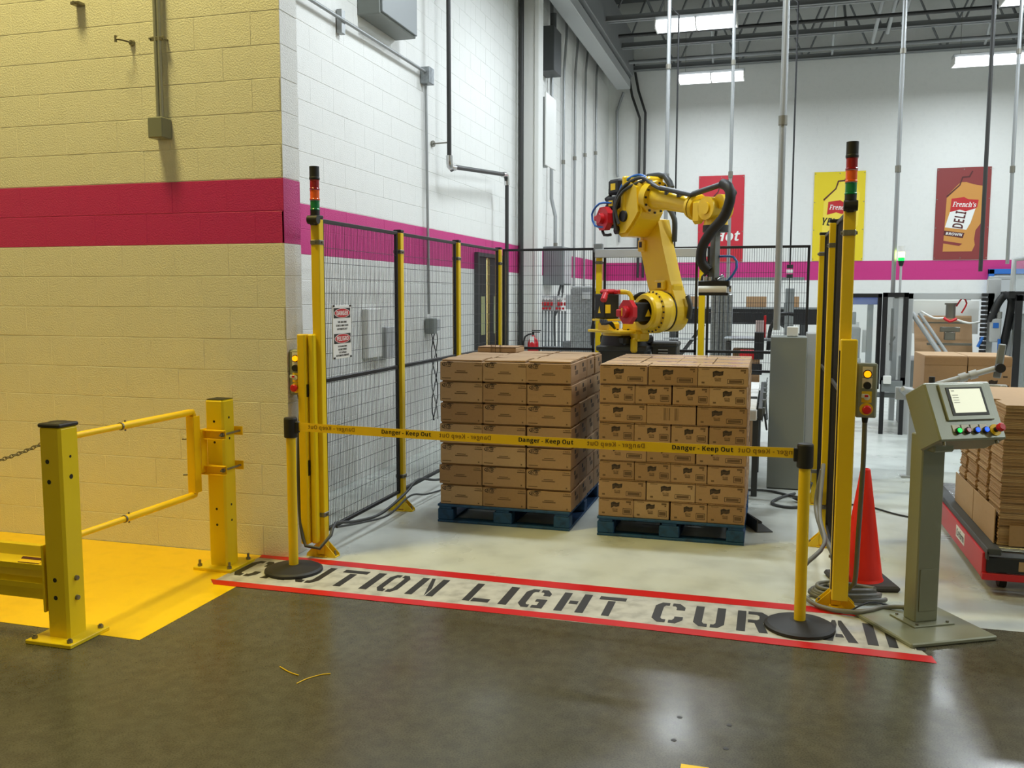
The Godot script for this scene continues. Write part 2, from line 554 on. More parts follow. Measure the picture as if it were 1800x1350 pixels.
const BW := 0.4064
const BH := 0.2032
const JW := 0.0014
const JH := 0.0045
func blocks(parent: Node3D, o: Vector3, u: Vector3, length: float, rows: int, one_rows: int, one_len: float, rev := false, hole := Rect2()) -> void:
	# courses of painted blocks; those near the camera are pieces, the rest are joined
	var nrm := u.cross(Vector3.UP)
	var bas := Basis(u, Vector3.UP, nrm)
	var meshes := {}
	var far := {"block_paint": Geo.new(), "magenta_paint": Geo.new()}
	for r in rows:
		var m: String = "magenta_paint" if r == 10 or r == 11 else "block_paint"
		var s := 0.0 if r % 2 == 1 else -BW * 0.5
		while s < length - 0.02:
			var a := maxf(s, 0.0)
			var b := minf(s + BW, length)
			s += BW
			if hole.size.x > 0.0 and b > hole.position.x and a < hole.end.x and r * BH < hole.end.y:
				continue
			var w := snappedf(b - a - JW, 0.0001)
			if w < 0.03:
				continue
			var mid := (a + b) * 0.5
			if rev:
				mid = length - mid
			var jit: float = [0.0, 0.0006, -0.0005, 0.0003][rng.randi() % 4]
			var p := o + u * mid + Vector3.UP * (r + 0.5) * BH
			var d := a if not rev else a
			if r < one_rows and d < one_len:
				var key := "%.4f|%.4f" % [w, jit]
				if not meshes.has(key):
					meshes[key] = block_mesh(w, BH - JH, jit)
				var q := put("concrete_block", meshes[key], M[m], parent, p)
				q.basis = bas
			else:
				var g: Geo = far[m]
				g.t = Transform3D(bas, p)
				var hw := w * 0.5
				var hh := BH * 0.5 - JH * 0.5
				g.quad(V(-hw + 0.002, -hh + 0.002, jit), V(hw - 0.002, -hh + 0.002, jit), V(hw - 0.002, hh - 0.002, jit), V(-hw + 0.002, hh - 0.002, jit), Vector3.BACK)
				g.quad(V(-hw + 0.002, hh - 0.002, jit), V(hw - 0.002, hh - 0.002, jit), V(hw, hh, -0.012), V(-hw, hh, -0.012), V(0, 0.95, 0.3))
				g.quad(V(-hw + 0.002, -hh + 0.002, jit), V(hw - 0.002, -hh + 0.002, jit), V(hw, -hh, -0.012), V(-hw, -hh, -0.012), V(0, -0.95, 0.3))
				g.quad(V(-hw + 0.002, -hh + 0.002, jit), V(-hw + 0.002, hh - 0.002, jit), V(-hw, hh, -0.012), V(-hw, -hh, -0.012), V(-0.95, 0, 0.3))
				g.quad(V(hw - 0.002, -hh + 0.002, jit), V(hw - 0.002, hh - 0.002, jit), V(hw, hh, -0.012), V(hw, -hh, -0.012), V(0.95, 0, 0.3))
	for m in far:
		if far[m].v.size():
			put("concrete_block_courses" if m == "block_paint" else "magenta_block_courses", far[m], M[m], parent).set_meta("kind", "stuff")

func build_setting() -> void:
	# floor: dark polished concrete in the aisle, light coating in the cell
	var fl := setting("floor")
	put("concrete_slab", bx(V(27, 0.2, 13), 0, V(2.5, -0.1, 1.5)), M.dark_concrete, fl)
	put("coated_slab", bx(V(27, 0.2, 16), 0, V(2.5, -0.1, -13.0)), M.light_floor, fl)
	var ce := setting("ceiling")
	put("roof_deck", bx(V(27, 0.2, 29), 0, V(2.5, 8.35, -6.5)), M.deck_grey, ce)
	var g := Geo.new()
	for k in 60:
		g.box(V(-3.6 + k * 0.3, 8.21, -13.0), V(0.16, 0.08, 15.2), 0.0)
	put("deck_ribs", g, M.deck_grey, ce).set_meta("kind", "stuff")
	# beige-lit partition beside the aisle, end at x = -2.96
	var w := setting("wall_front")
	put("core", bx(V(8.03, 8.25, 0.202), 0, V(-6.978, 4.125, -5.214)), M.block_paint, w)
	put("stripe_core", bx(V(8.035, 0.402, 0.2036), 0, V(-6.977, 2.2352, -5.214)), M.magenta_paint, w)
	blocks(w, V(-9.2, 0, -5.11), Vector3.RIGHT, 6.24, 40, 20, 5.5, true)
	var meshes := [block_mesh(0.207, BH - JH, 0.0), block_mesh(0.207, BH - JH, 0.001)]
	for r in 20:
		var q := put("end_block", meshes[r % 2], M.magenta_paint if r == 10 or r == 11 else M.block_paint, w, V(-2.96, (r + 0.5) * BH, -5.2135))
		q.basis = Basis(Vector3.FORWARD, Vector3.UP, Vector3.RIGHT)
	# white block wall along the cell, with a doorway
	w = setting("wall_left")
	put("core", bx(V(0.2, 8.25, 5.65), 0, V(-3.7425, 4.125, -8.145)), M.block_paint, w)
	put("core", bx(V(0.2, 8.25, 8.5), 0, V(-3.7425, 4.125, -16.25)), M.block_paint, w)
	put("core", bx(V(0.2, 6.05, 1.03), 0, V(-3.7425, 5.225, -11.485)), M.block_paint, w)
	put("stripe_core", bx(V(0.02, 0.402, 5.65), 0, V(-3.6517, 2.2352, -8.145)), M.magenta_paint, w)
	put("stripe_core", bx(V(0.02, 0.402, 8.5), 0, V(-3.6517, 2.2352, -16.25)), M.magenta_paint, w)
	put("stripe_core", bx(V(0.02, 0.24, 1.03), 0, V(-3.6517, 2.3162, -11.485)), M.magenta_paint, w)
	blocks(w, V(-3.64, 0, -5.32), Vector3.FORWARD, 15.2, 40, 22, 6.0, false, Rect2(5.65, 0, 1.03, 2.2))
	# room glimpsed through the doorway
	var al := setting("wall_passage")
	put("passage_shell", bx(V(0.1, 2.6, 2.2), 0, V(-5.2, 1.3, -11.5)), M.plain_paint, al)
	for z in [-10.4, -12.6]:
		put("passage_shell", bx(V(1.36, 2.6, 0.1), 0, V(-4.53, 1.3, z)), M.plain_paint, al)
	put("passage_shell", bx(V(1.5, 0.1, 2.3), 0, V(-4.6, 2.6, -11.5)), M.plain_paint, al)
	put("passage_shell", bx(V(1.5, 0.1, 2.3), 0, V(-4.6, -0.052, -11.5)), M.light_floor, al)
	var pl := OmniLight3D.new()
	pl.name = "passage_lamp_light"
	pl.light_color = Color(1.0, 0.9, 0.6)
	pl.light_energy = 5.0
	pl.light_size = 0.05
	pl.shadow_enabled = true
	pl.omni_range = 10.0
	pl.position = V(-4.6, 2.3, -11.2)
	add_child(pl)
	var bulb := solo("passage_lamp", Geo.new().lathe([Vector2(0.0, -0.06), Vector2(0.06, -0.03), Vector2(0.07, 0.02), Vector2(0.03, 0.24), Vector2(0.0, 0.24)], 14), M.sodium_glow, "warm lamp in the passage behind the black doors", "lamp", V(-4.6, 2.3, -11.2))
	bulb.set_meta("group", "")
	# end wall
	w = setting("wall_back")
	put("core", bx(V(18.3, 8.3, 0.2), 0, V(5.35, 4.125, -20.6025)), M.block_paint, w)
	put("stripe_core", bx(V(18.3, 0.402, 0.02), 0, V(5.35, 2.2352, -20.5117)), M.magenta_paint, w)
	blocks(w, V(-3.64, 0, -20.5), Vector3.RIGHT, 17.6, 40, 0, 0.0)
	w = setting("wall_right")
	put("slab", bx(V(0.2, 8.25, 27), 0, V(14.1, 4.125, -7)), M.plain_paint, w)
	w = setting("wall_rear")
	put("slab", bx(V(23.4, 8.25, 0.2), 0, V(2.5, 4.125, 6.4)), M.plain_paint, w)
	w = setting("wall_aisle_end")
	put("slab", bx(V(0.2, 8.25, 11.6), 0, V(-9.2, 4.125, 0.6)), M.plain_paint, w)
	# clad column standing on the white wall
	var c := setting("trim_1")
	put("column_cladding", bx(V(0.24, 8.2, 0.2), 0.012, V(-3.5, 4.1, -13.05)), M.plain_paint, c)
	put("column_flange", bx(V(0.07, 8.2, 0.26), 0.01, V(-3.35, 4.1, -13.05)), M.plain_paint, c)
	# doors
	var d := setting("door_1")
	for k in [[-11.19, 0.34], [-11.735, 0.47]]:
		var leaf := put("door_leaf", bx(V(0.045, 2.19, k[1]), 0.006, V(-3.63, 1.105, k[0])), M.black_rubber, d)
		put("window_pane", bx(V(0.052, 0.5, 0.16), 0.002, V(-3.63, 1.44, k[0])), M.door_pane, leaf)
	put("door_frame", Geo.new().box(V(-3.62, 2.225, -11.485), V(0.07, 0.05, 1.1)).box(V(-3.62, 1.1, -10.96), V(0.07, 2.2, 0.05)).box(V(-3.62, 1.1, -12.02), V(0.07, 2.2, 0.05)), M.dark_grey, d)

func build_floor_marks() -> void:
	var slope := deg_to_rad(-1.2)
	# painted areas are thin films on the slab
	var y := solo("yellow_floor_paint", Geo.new().at(rot(Vector3.RIGHT, 90)).prism(P2([-8.9, -5.105, -3.17, -5.105, -3.17, -4.55, -2.978, -4.55, -2.97, -3.645, -8.9, -3.70]), -0.0012, 0.0), M.yellow_floor, "bright yellow painted floor area behind the bumper rail", "floor marking")
	y.position.y = 0.0002
	var g := Geo.new().at(rot(Vector3.RIGHT, 90)).prism(P2([-3.17, -5.12, 0.60, -5.04, 0.785, -4.47, -3.17, -4.53]), -0.0014, 0.0)
	var b := solo("white_floor_band", g, M.scuffed_white, "scuffed white floor band between the two red lines", "floor marking")
	b.position.y = 0.0002
	g = Geo.new().at(rot(Vector3.RIGHT, 90)).prism(P2([-3.20, -4.575, -1.0, -4.584, 0.781, -4.527, 0.79, -4.442, -0.98, -4.503, -3.13, -4.498]), -0.003, -0.0016)
	solo("red_floor_line", g, M.red_line, "red painted floor line nearest the camera, edge of the white band", "floor marking", Vector3.ZERO, "red floor lines")
	g = Geo.new().at(rot(Vector3.RIGHT, 90)).prism(P2([-3.19, -5.139, -1.112, -5.106, 0.50, -5.09, 0.60, -5.0, -1.086, -4.995, -3.165, -5.055]), -0.003, -0.0016)
	solo("red_floor_line", g, M.red_line, "red painted floor line along the feet of the yellow fence posts", "floor marking", Vector3.ZERO, "red floor lines")
	# CAUTION LIGHT CURTAIN
	var o := thing("stencilled_lettering", "black stencilled words CAUTION LIGHT CURTAIN on the white floor band", "floor marking", V(0, 0.0018, 0))
	var words := [["C", -3.145, -2.985], ["A", -2.935, -2.77], ["U", -2.72, -2.565], ["T", -2.50, -2.336], ["I", -2.327, -2.17], ["O", -2.178, -2.045], ["N", -1.98, -1.808], ["L", -1.628, -1.475], ["I", -1.47, -1.315], ["G", -1.312, -1.163], ["H", -1.096, -0.933], ["T", -0.886, -0.736], ["C", -0.567, -0.405], ["U", -0.349, -0.19], ["R", -0.127, 0.03], ["T", 0.09, 0.25], ["A", 0.295, 0.46], ["I", 0.45, 0.608], ["N", 0.60, 0.765]]
	for k in words.size():
		var q: Array = words[k]
		var x0: float = q[1]
		var x1: float = q[2]
		var top := -4.975 + 0.026 * (x0 + 2.5)
		var bot := -4.672 + 0.027 * (x0 + 2.5)
		g = Geo.new()
		for poly in stencil(q[0]):
			var p := PackedVector2Array()
			for i in range(0, poly.size(), 2):
				p.append(Vector2(lerpf(x0, x1, poly[i] / 10.0), lerpf(bot, top, poly[i + 1] / 14.0)))
			g.t = rot(Vector3.RIGHT, 90)
			g.prism(p, -0.001, 0.0)
		put("letter", g, M.stencil_black, o)
	for q in [[-0.311, -3.565, "farther left"], [-0.114, -3.551, "farther right"], [-0.315, -3.367, "nearer left"], [-0.118, -3.356, "nearer right"]]:
		solo("floor_bolt_hole", Geo.new().cyl(V(0, 0.0, 0), V(0, 0.0012, 0), 0.011, 0.011, 12), M.stencil_black, "small dark bolt hole in the dark aisle floor, %s of the four" % q[2], "bolt hole", V(q[0], 0.0, q[1]), "bolt holes in the aisle floor")
	solo("tape_scrap", bx(V(0.10, 0.001, 0.03), 0, V(-0.22, 0.001, -3.18)), M.tape_yellow, "torn yellow tape scrap on the aisle floor nearest the camera", "scrap")
	# scraps on the aisle floor
	var i := 0
	for c in [[[-2.13, -3.55, -2.06, -3.51, -2.0, -3.49], "short yellow strap scrap lying on the dark floor"], [[-1.965, -3.41, -1.945, -3.47, -1.90, -3.53, -1.87, -3.545], "curled yellow strap scrap on the dark concrete floor"]]:
		var pts := []
		var a: Array = c[0]
		for k in range(0, a.size(), 2):
			pts.append(V(a[k], 0.003, a[k + 1]))
		solo("strap_scrap", Geo.new().tube(curve(pts, 0.02), 0.0025, 5), M.gate_yellow, c[1], "scrap")
		i += 1

func conduit(called: String, pts: Array, r: float, m: Material, label: String, category := "conduit", group := "", fit := []) -> Node3D:
	# a run of pipe through points, with couplings at the given points
	var o := thing(called, label, category, pts[0], 0, group)
	var rel := []
	for p in pts:
		rel.append(p - pts[0])
	put("tube", Geo.new().tube(rel, r, 8), m, o)
	for f in fit:
		put("coupling", Geo.new().cyl(f[0] - pts[0], f[1] - pts[0], r * 1.35, r * 1.35, 10), M.bolt_steel, o)
	return o

func build_wall_services() -> void:
	# on the aisle wall
	var o := thing("wall_conduit", "twin grey conduit dropping down the yellow-lit wall into a small box", "conduit", V(-3.81, 2.80, -5.11))
	put("tube", Geo.new().cyl(V(-0.014, 0, 0.04), V(-0.014, 5.3, 0.04), 0.013, 0.013, 8), M.conduit_steel, o)
	put("tube", Geo.new().cyl(V(0.014, 0, 0.04), V(0.014, 5.3, 0.04), 0.013, 0.013, 8), M.conduit_steel, o)
	put("junction_box", bx(V(0.11, 0.13, 0.10), 0.006, V(0, -0.03, 0.05)), M.cabinet_grey, o)
	put("strap", Geo.new().box(V(0, 0.53, 0.045), V(0.10, 0.025, 0.012), 0.002).cyl(V(-0.045, 0.53, 0), V(-0.045, 0.53, 0.065), 0.006, 0.006, 6).cyl(V(0.045, 0.53, 0), V(0.045, 0.53, 0.065), 0.006, 0.006, 6), M.bolt_steel, o)
	o = thing("wall_bracket", "small brass pipe bracket sticking out of the yellow-lit wall", "bracket", V(-4.03, 3.33, -5.11))
	put("rosette", Geo.new().cyl(V(0, 0, 0), V(0, 0, 0.02), 0.022, 0.016, 12), M.bolt_steel, o)
	put("clip", Geo.new().tube([V(0, 0, 0.015), V(-0.01, 0, 0.07), V(-0.055, 0.01, 0.085)], 0.006, 6).box(V(-0.06, 0.01, 0.085), V(0.012, 0.04, 0.012)), M.bolt_steel, o)
	o = thing("wall_bracket", "small bracket stub high on the yellow-lit wall near the ceiling", "bracket", V(-4.42, 3.60, -5.11))
	put("clip", Geo.new().box(V(0, 0, 0.03), V(0.07, 0.02, 0.06), 0.004).cyl(V(0, 0, 0), V(0, 0, 0.07), 0.01, 0.01, 8), M.bolt_steel, o)
	# long conduit on the white wall, box, drop and outlet
	o = conduit("wall_conduit", [V(-3.58, 4.03, -5.5), V(-3.58, 4.05, -9.12)], 0.016, M.conduit_steel, "grey conduit running level along the white block wall to a square box")
	put("bracket", bx(V(0.05, 0.2, 0.07), 0.004, V(-0.03, 0.0, -1.75)), M.conduit_steel, o)
	solo("junction_box", bx(V(0.11, 0.17, 0.14), 0.006), M.galvanised, "square metal junction box where the level conduit turns down", "junction box", V(-3.585, 4.02, -9.2))
	conduit("wall_conduit", [V(-3.60, 3.93, -9.2), V(-3.60, 1.5, -9.24)], 0.016, M.conduit_steel, "grey conduit dropping from the square box to the outlet box")
	o = thing("outlet_box", "grey outlet box low on the white wall with looped cords hanging", "outlet box", V(-3.60, 1.37, -9.25))
	put("cover", bx(V(0.10, 0.17, 0.12), 0.008, V(0.02, 0, 0)), M.cabinet_grey, o)
	put("side_box", bx(V(0.08, 0.13, 0.11), 0.008, V(0.02, 0.01, -0.13)), M.light_grey, o)
	var rel := []
	for k in 3:
		var x := 0.06 + 0.01 * k
		var pts := []
		for i in 26:
			var a := i / 25.0
			pts.append(V(x, -0.08 - 0.95 * a, 0.09 * sin(a * 7.0 + k * 2.1) + 0.03 * k))
		put("cord", Geo.new().tube(curve(pts, 0.06), 0.006, 5), M.black_rubber if k < 2 else M.cable_grey, o)
	# black pipe standing off the wall, stepping across to the fence corner
	o = conduit("air_pipe", [V(-3.42, 8.2, -9.42), V(-3.42, 3.16, -9.42), V(-3.42, 3.08, -9.5), V(-3.42, 3.12, -9.6), V(-3.42, 3.28, -11.5), V(-3.42, 3.26, -11.6), V(-3.42, 3.18, -11.65), V(-3.42, 0.1, -11.65)], 0.026, M.pipe_dark, "black steel air pipe stepping sideways above the mesh fence", "pipe", "", [])
	put("elbow", Geo.new().tube(curve([V(0, -4.98, 0), V(0, -5.09, -0.02), V(0, -5.09, -0.16)], 0.03), 0.036, 10), M.chrome, o)
	put("elbow", Geo.new().tube(curve([V(0, -4.93, -2.02), V(0, -4.92, -2.19), V(0, -5.04, -2.23)], 0.03), 0.036, 10), M.chrome, o)
	put("standoff", Geo.new().cyl(V(0, -4.84, 0), V(-0.20, -4.84, -0.04), 0.008, 0.008, 8).cyl(V(-0.195, -4.84, -0.038), V(-0.21, -4.84, -0.042), 0.035, 0.035, 12), M.bolt_steel, o)
	conduit("air_pipe", [V(-3.54, 8.2, -12.8), V(-3.54, 0.1, -12.8)], 0.035, M.pipe_dark, "black steel pipe running floor to roof beside the white column", "pipe")
	# cabinets
	o = thing("wall_cabinet", "grey steel cabinet high on the white wall above the level conduit", "electrical cabinet", V(-3.64, 4.2, -7.62))
	put("body", bx(V(0.22, 1.2, 0.85), 0.008, V(0.11, 0.6, -0.44)), M.cabinet_grey, o)
	put("door", bx(V(0.02, 1.16, 0.82), 0.004, V(0.23, 0.6, -0.44)), M.mid_grey, o)
	o = thing("wall_cabinet", "dark grey cabinet with a pipe on top, high beside the column", "electrical cabinet", V(-3.64, 5.2, -14.12))
	put("body", bx(V(0.26, 0.68, 0.5), 0.008, V(0.13, 0.36, -0.26)), M.dark_grey, o)
	put("pipe_stub", Geo.new().cyl(V(0.2, 0.7, -0.2), V(0.2, 0.93, -0.2), 0.05, 0.05, 12), M.dark_grey, o)
	o = thing("wall_cabinet", "pale flat cabinet below the dark cabinet on the white wall", "electrical cabinet", V(-3.64, 3.66, -12.95 - 0.6))
	put("body", bx(V(0.27, 1.05, 0.1), 0.006, V(0.14, 0.52, -0.1)), M.light_grey, o)
	put("door", bx(V(0.02, 1.08, 0.66), 0.004, V(0.30, 0.54, -0.2)), M.white_plastic, o)
	o = thing("electrical_panel", "grey electrical panel on the white wall behind the mesh, over red valves", "electrical cabinet", V(-3.635, 1.87, -14.5))
	put("body", bx(V(0.33, 0.63, 0.62), 0.008, V(0.165, 0.32, -0.32)), M.mid_grey, o)
	put("door", bx(V(0.02, 0.59, 0.56), 0.004, V(0.342, 0.32, -0.32)), M.light_grey, o)
	put("conduit_hub", Geo.new().cyl(V(0.16, 0.63, -0.2), V(0.16, 0.70, -0.2), 0.035, 0.035, 12), M.bolt_steel, o)
	put("wires", Geo.new().tube(curve([V(0.28, 0, -0.1), V(0.24, -0.2, -0.05), V(0.18, -0.45, -0.1), V(0.2, -1.2, -0.05)], 0.08), 0.018, 6).tube(curve([V(0.31, 0, -0.14), V(0.3, -0.22, -0.09), V(0.2, -0.5, -0.05)], 0.08), 0.014, 6), M.dark_grey, o)
	conduit("drop_conduit", [V(-3.48, 2.57, -14.7), V(-3.48, 3.0, -14.7), V(-3.56, 3.3, -14.75), V(-3.58, 8.2, -14.75)], 0.03, M.conduit_steel, "bent conduit rising from the electrical panel up the white wall", "conduit", "", [[V(-3.58, 4.3, -14.75), V(-3.58, 4.36, -14.75)]])
	var zs := [-15.75, -16.7, -17.65, -18.75]
	for k in 4:
		conduit("drop_conduit", [V(-3.59, 1.75, zs[k]), V(-3.59, 5.6 + 0.2 * k, zs[k]), V(-3.57, 6.2 + 0.15 * k, zs[k] - 0.1), V(-3.57, 7.6, zs[k] - 0.1)], 0.024, M.conduit_steel, "slim upright conduit on the white wall, %s from the column" % ["first", "second", "third", "fourth"][k], "conduit", "upright conduits on the white wall", [[V(-3.59, 4.0 + 0.2 * k, zs[k]), V(-3.59, 4.07 + 0.2 * k, zs[k])]])
	conduit("wall_conduit", [V(-3.4, 4.35, -20.44), V(-3.42, 4.42, -20.44), V(-3.44, 5.8, -20.44), V(-3.3, 6.2, -20.44)], 0.03, M.conduit_steel, "short bent conduit stub high in the corner of the end wall")
	conduit("wall_conduit", [V(-3.36, 2.9, -20.46), V(-3.36, 3.45, -20.46)], 0.02, M.conduit_steel, "short thin conduit on the end wall near the corner, level with robot")
	for k in 2:
		conduit("air_pipe", [V(-2.92 + 0.12 * k, 2.1, -20.4), V(-2.92 + 0.12 * k, 5.6 + 0.12 * k, -20.4), V(-3.1 + 0.14 * k, 6.1 + 0.1 * k, -20.4), V(-3.25 + 0.15 * k, 6.9, -20.4)], 0.028, M.pipe_dark, "dark pipe on the end wall behind the robot head, %s of two" % ["nearer the corner", "farther from the corner"][k], "pipe", "pair of dark pipes on the end wall")
	# fire extinguisher on the column
	o = thing("fire_extinguisher", "red fire extinguisher with black hose and white tag below the column", "fire extinguisher", V(-3.36, 0.60, -12.83))
	put("tank", Geo.new().lathe([Vector2(0, 0), Vector2(0.075, 0.01), Vector2(0.08, 0.03), Vector2(0.08, 0.40), Vector2(0.06, 0.46), Vector2(0.025, 0.49), Vector2(0.02, 0.52), Vector2(0, 0.52)], 20), M.red_plastic, o)
	put("valve", Geo.new().box(V(0, 0.55, 0), V(0.03, 0.05, 0.03), 0.004).box(V(0.05, 0.59, 0), V(0.14, 0.015, 0.02), 0.003).box(V(0.045, 0.565, 0), V(0.11, 0.012, 0.02), 0.003), M.black_steel, o)
	put("hose", Geo.new().tube(curve([V(-0.02, 0.54, 0.02), V(-0.11, 0.50, 0.05), V(-0.13, 0.32, 0.06), V(-0.10, 0.12, 0.07)], 0.04), 0.012, 8), M.black_rubber, o)
	put("tag", bx(V(0.07, 0.13, 0.003), 0, V(0.0, 0.44, 0.07)), M.sign_white, o)
	put("bracket", bx(V(0.17, 0.03, 0.02), 0.003, V(0, 0.3, -0.08)), M.black_steel, o)
	# small enclosure seen through the near fence
	o = thing("wall_box", "pale box with a flap on the white wall behind the danger sign", "box", V(-3.64, 1.15, -7.7))
	put("body", bx(V(0.06, 0.46, 0.32), 0.006, V(0.03, 0.2, -0.1)), M.white_plastic, o)
	put("flap", bx(V(0.05, 0.3, 0.2), 0.006, V(0.06, 0.1, -0.4)), M.light_grey, o)

func build_roof() -> void:
	# open web joists across the hall
	var k := 0
	for z in [-20.25, -18.4, -16.6, -14.7, -12.8]:
		var names := ["against the end wall", "second from the end wall", "third from the end wall", "fourth from the end wall", "fifth from the end wall"]
		var o := thing("roof_joist", "grey open-web steel roof joist, %s" % names[k], "roof joist", V(5.2, 6.6, z), 0, "roof joists")
		k += 1
		for y in [0.0, 1.45]:
			var g := Geo.new()
			for s in [-1.0, 1.0]:
				g.box(V(0, y + 0.05, 0.025 * s), V(17.6, 0.10, 0.012))
				g.box(V(0, y + (0.0 if y == 0.0 else 0.1), 0.055 * s), V(17.6, 0.012, 0.07))
			put("bottom_chord" if y == 0.0 else "top_chord", g, M.steel_grey_paint, o)
		for i in 13:
			var x := -8.6 + i * 1.32
			put("diagonal", Geo.new().cyl(V(x, 0.05, 0), V(x + 0.6, 1.5, 0), 0.022, 0.022, 6), M.steel_grey_paint, o)
			put("diagonal", Geo.new().cyl(V(x + 0.6, 1.5, 0), V(x + 1.25, 0.05, 0), 0.022, 0.022, 6), M.steel_grey_paint, o)
	# bridging between joists, two rows
	for q in [[-1.35, "over the robot cell"], [1.05, "over the posters"], [3.9, "over the packing machines"]]:
		var o := thing("joist_bridging", "steel cross bracing between the roof joists, %s" % q[1], "bracing", V(q[0], 6.6, -19.3))
		put("brace", Geo.new().cyl(V(0, 0.05, -0.9), V(0, 1.4, 0.9), 0.028, 0.028, 6), M.light_grey, o)
		put("brace", Geo.new().cyl(V(0.15, 1.4, -0.9), V(0.15, 0.05, 0.9), 0.028, 0.028, 6), M.light_grey, o)
	conduit("sprinkler_pipe", [V(-2.95, 6.45, -18.9), V(13.8, 6.45, -18.9)], 0.04, M.steel_grey_paint, "grey sprinkler pipe crossing the hall under the joists, nearest the end wall", "pipe")
	conduit("sprinkler_pipe", [V(-2.95, 6.62, -17.6), V(13.8, 6.62, -17.6)], 0.035, M.pipe_dark, "dark pipe crossing the hall just below the joists", "pipe")
	conduit("sprinkler_pipe", [V(-2.95, 6.75, -15.6), V(13.8, 6.75, -15.6)], 0.045, M.light_grey, "pale pipe crossing the hall behind the nearest visible tube light", "pipe")
	for q in [[1.9, -17.9, 0.0], [2.15, -17.8, 0.15], [2.4, -17.6, 0.3]]:
		conduit("roof_conduit", [V(q[0] - 0.25, 6.35 + q[2], -18.3), V(q[0], 8.1, -16.2)], 0.035, M.light_grey, "pale conduit slanting up to the roof above the yellow poster, %s" % {1.9: "lowest of three", 2.15: "middle of three", 2.4: "highest of three"}[q[0]], "conduit", "slanting roof conduits")
	# rectangular box beam along the white wall
	var o := thing("box_duct", "grey box duct running along the top of the white wall", "duct", V(-3.22, 6.2, -15.85))
	put("duct_body", bx(V(0.42, 0.85, 8.2), 0.01, V(0, 0.62, 0)), M.steel_grey_paint, o)
	put("lower_channel", bx(V(0.30, 0.2, 8.2), 0.01, V(0, 0.05, 0)), M.light_grey, o)
	# drop poles and cords
	var poles := [
		[0.05, -8.45, 1.40, 0.03, "conduit_steel", "thick pale pole dropping onto the grey control cabinet", true],
		[-0.55, -12.0, 1.75, 0.022, "conduit_steel", "pale pole dropping behind the robot gripper", true],
		[-1.36, -12.0, 1.5, 0.026, "conduit_steel", "pale pole dropping behind the robot's upper arm", true],
		[1.43, -12.0, 1.70, 0.026, "conduit_steel", "pale pole dropping between the yellow and brown posters", true],
		[2.395, -12.0, 2.0, 0.024, "pipe_dark", "dark pole dropping in front of the brown poster", false],
		[2.77, -12.4, 2.1, 0.022, "conduit_steel", "pale pole just beyond the brown poster", true]]
	for p in poles:
		var fit := []
		if p[6]:
			fit = [[V(p[0], 3.2, p[1]), V(p[0], 3.28, p[1])], [V(p[0], 4.6, p[1]), V(p[0], 4.66, p[1])]]
		conduit("drop_pole", [V(p[0], 8.2, p[1]), V(p[0], p[2], p[1])], p[3], M[p[4]], p[5], "conduit pole", "", fit)
	for p in [[-1.26, -12.2, 2.12, "black power cord hanging behind the robot arm with banded plug"], [0.21, -12.0, 2.1, "black power cord hanging beside the cabinet pole with banded plug"]]:
		var o2 := thing("hanging_cord", p[3], "power cord", V(p[0], p[2], p[1]))
		put("cord", Geo.new().tube(curve([V(0, 0, 0), V(0, 2.9, 0), V(0.0, 3.2, 0), V(-0.12, 3.32, 0.05), V(-0.14, 3.6, 0.07), V(-0.14, 6.1, 0.07)], 0.3), 0.012, 6), M.black_rubber, o2)
		for i in 3:
			put("plug_band", Geo.new().cyl(V(0, -0.05 - 0.06 * i, 0), V(0, -0.005 - 0.06 * i, 0), 0.04, 0.04, 12), M.black_rubber if i != 1 else M.white_plastic, o2)
		put("tail", Geo.new().cyl(V(0, -0.17, 0), V(0, -0.9, 0), 0.008, 0.008, 6), M.dark_grey, o2)

# ---- fence
func fence_post(p: Vector3, label: String, foot_dir: Vector3, h := 2.2, clamp_dir := Vector3.RIGHT) -> void:
	var o := thing("fence_post", label, "fence post", p, 0, "yellow fence posts")
	put("tube", bx(V(0.06, h - 0.03, 0.06), 0.004, V(0, h * 0.5, 0)), M.yellow_paint, o)
	put("cap", bx(V(0.064, 0.02, 0.064), 0.004, V(0, h, 0)), M.black_rubber, o)
	var g := Geo.new()
	g.box(V(0, 0.004, 0), V(0.09, 0.008, 0.09), 0.002)
	for s in [-1.0, 1.0]:
		var c = foot_dir * 0.075 * s
		g.box(c + V(0, 0.004, 0), V(0.06, 0.008, 0.05) if absf(foot_dir.x) > 0.5 else V(0.05, 0.008, 0.06), 0.002)
	var side := foot_dir.cross(Vector3.UP)
	for s in [-1.0, 1.0]:
		g.t = Transform3D(Basis(foot_dir, Vector3.UP, side), side * 0.03 * s)
		g.prism(P2([0.03, 0.09, 0.03, 0.0, 0.105, 0.0, 0.10, 0.02]), -0.003, 0.003)
		g.prism(P2([-0.03, 0.09, -0.03, 0.0, -0.105, 0.0, -0.10, 0.02]), -0.003, 0.003)
	g.t = Transform3D()
	put("foot", g, M.yellow_paint, o)
	put("anchor_bolt", Geo.new().cyl(foot_dir * 0.085, foot_dir * 0.085 + V(0, 0.04, 0), 0.007, 0.007, 8).cyl(foot_dir * 0.085 + V(0, 0.006, 0), foot_dir * 0.085 + V(0, 0.018, 0), 0.012, 0.012, 6), M.bolt_steel, o)
	for y in [0.28, 2.04]:
		g = Geo.new()
		g.box(V(0, y, 0), V(0.068, 0.035, 0.068), 0.006)
		g.cyl(V(-0.042, y, 0.0), V(0.042, y, 0.0), 0.009, 0.009, 8)
		g.cyl(V(0.0, y, -0.042), V(0.0, y, 0.042), 0.009, 0.009, 8)
		put("clamp", g, M.bolt_steel, o)

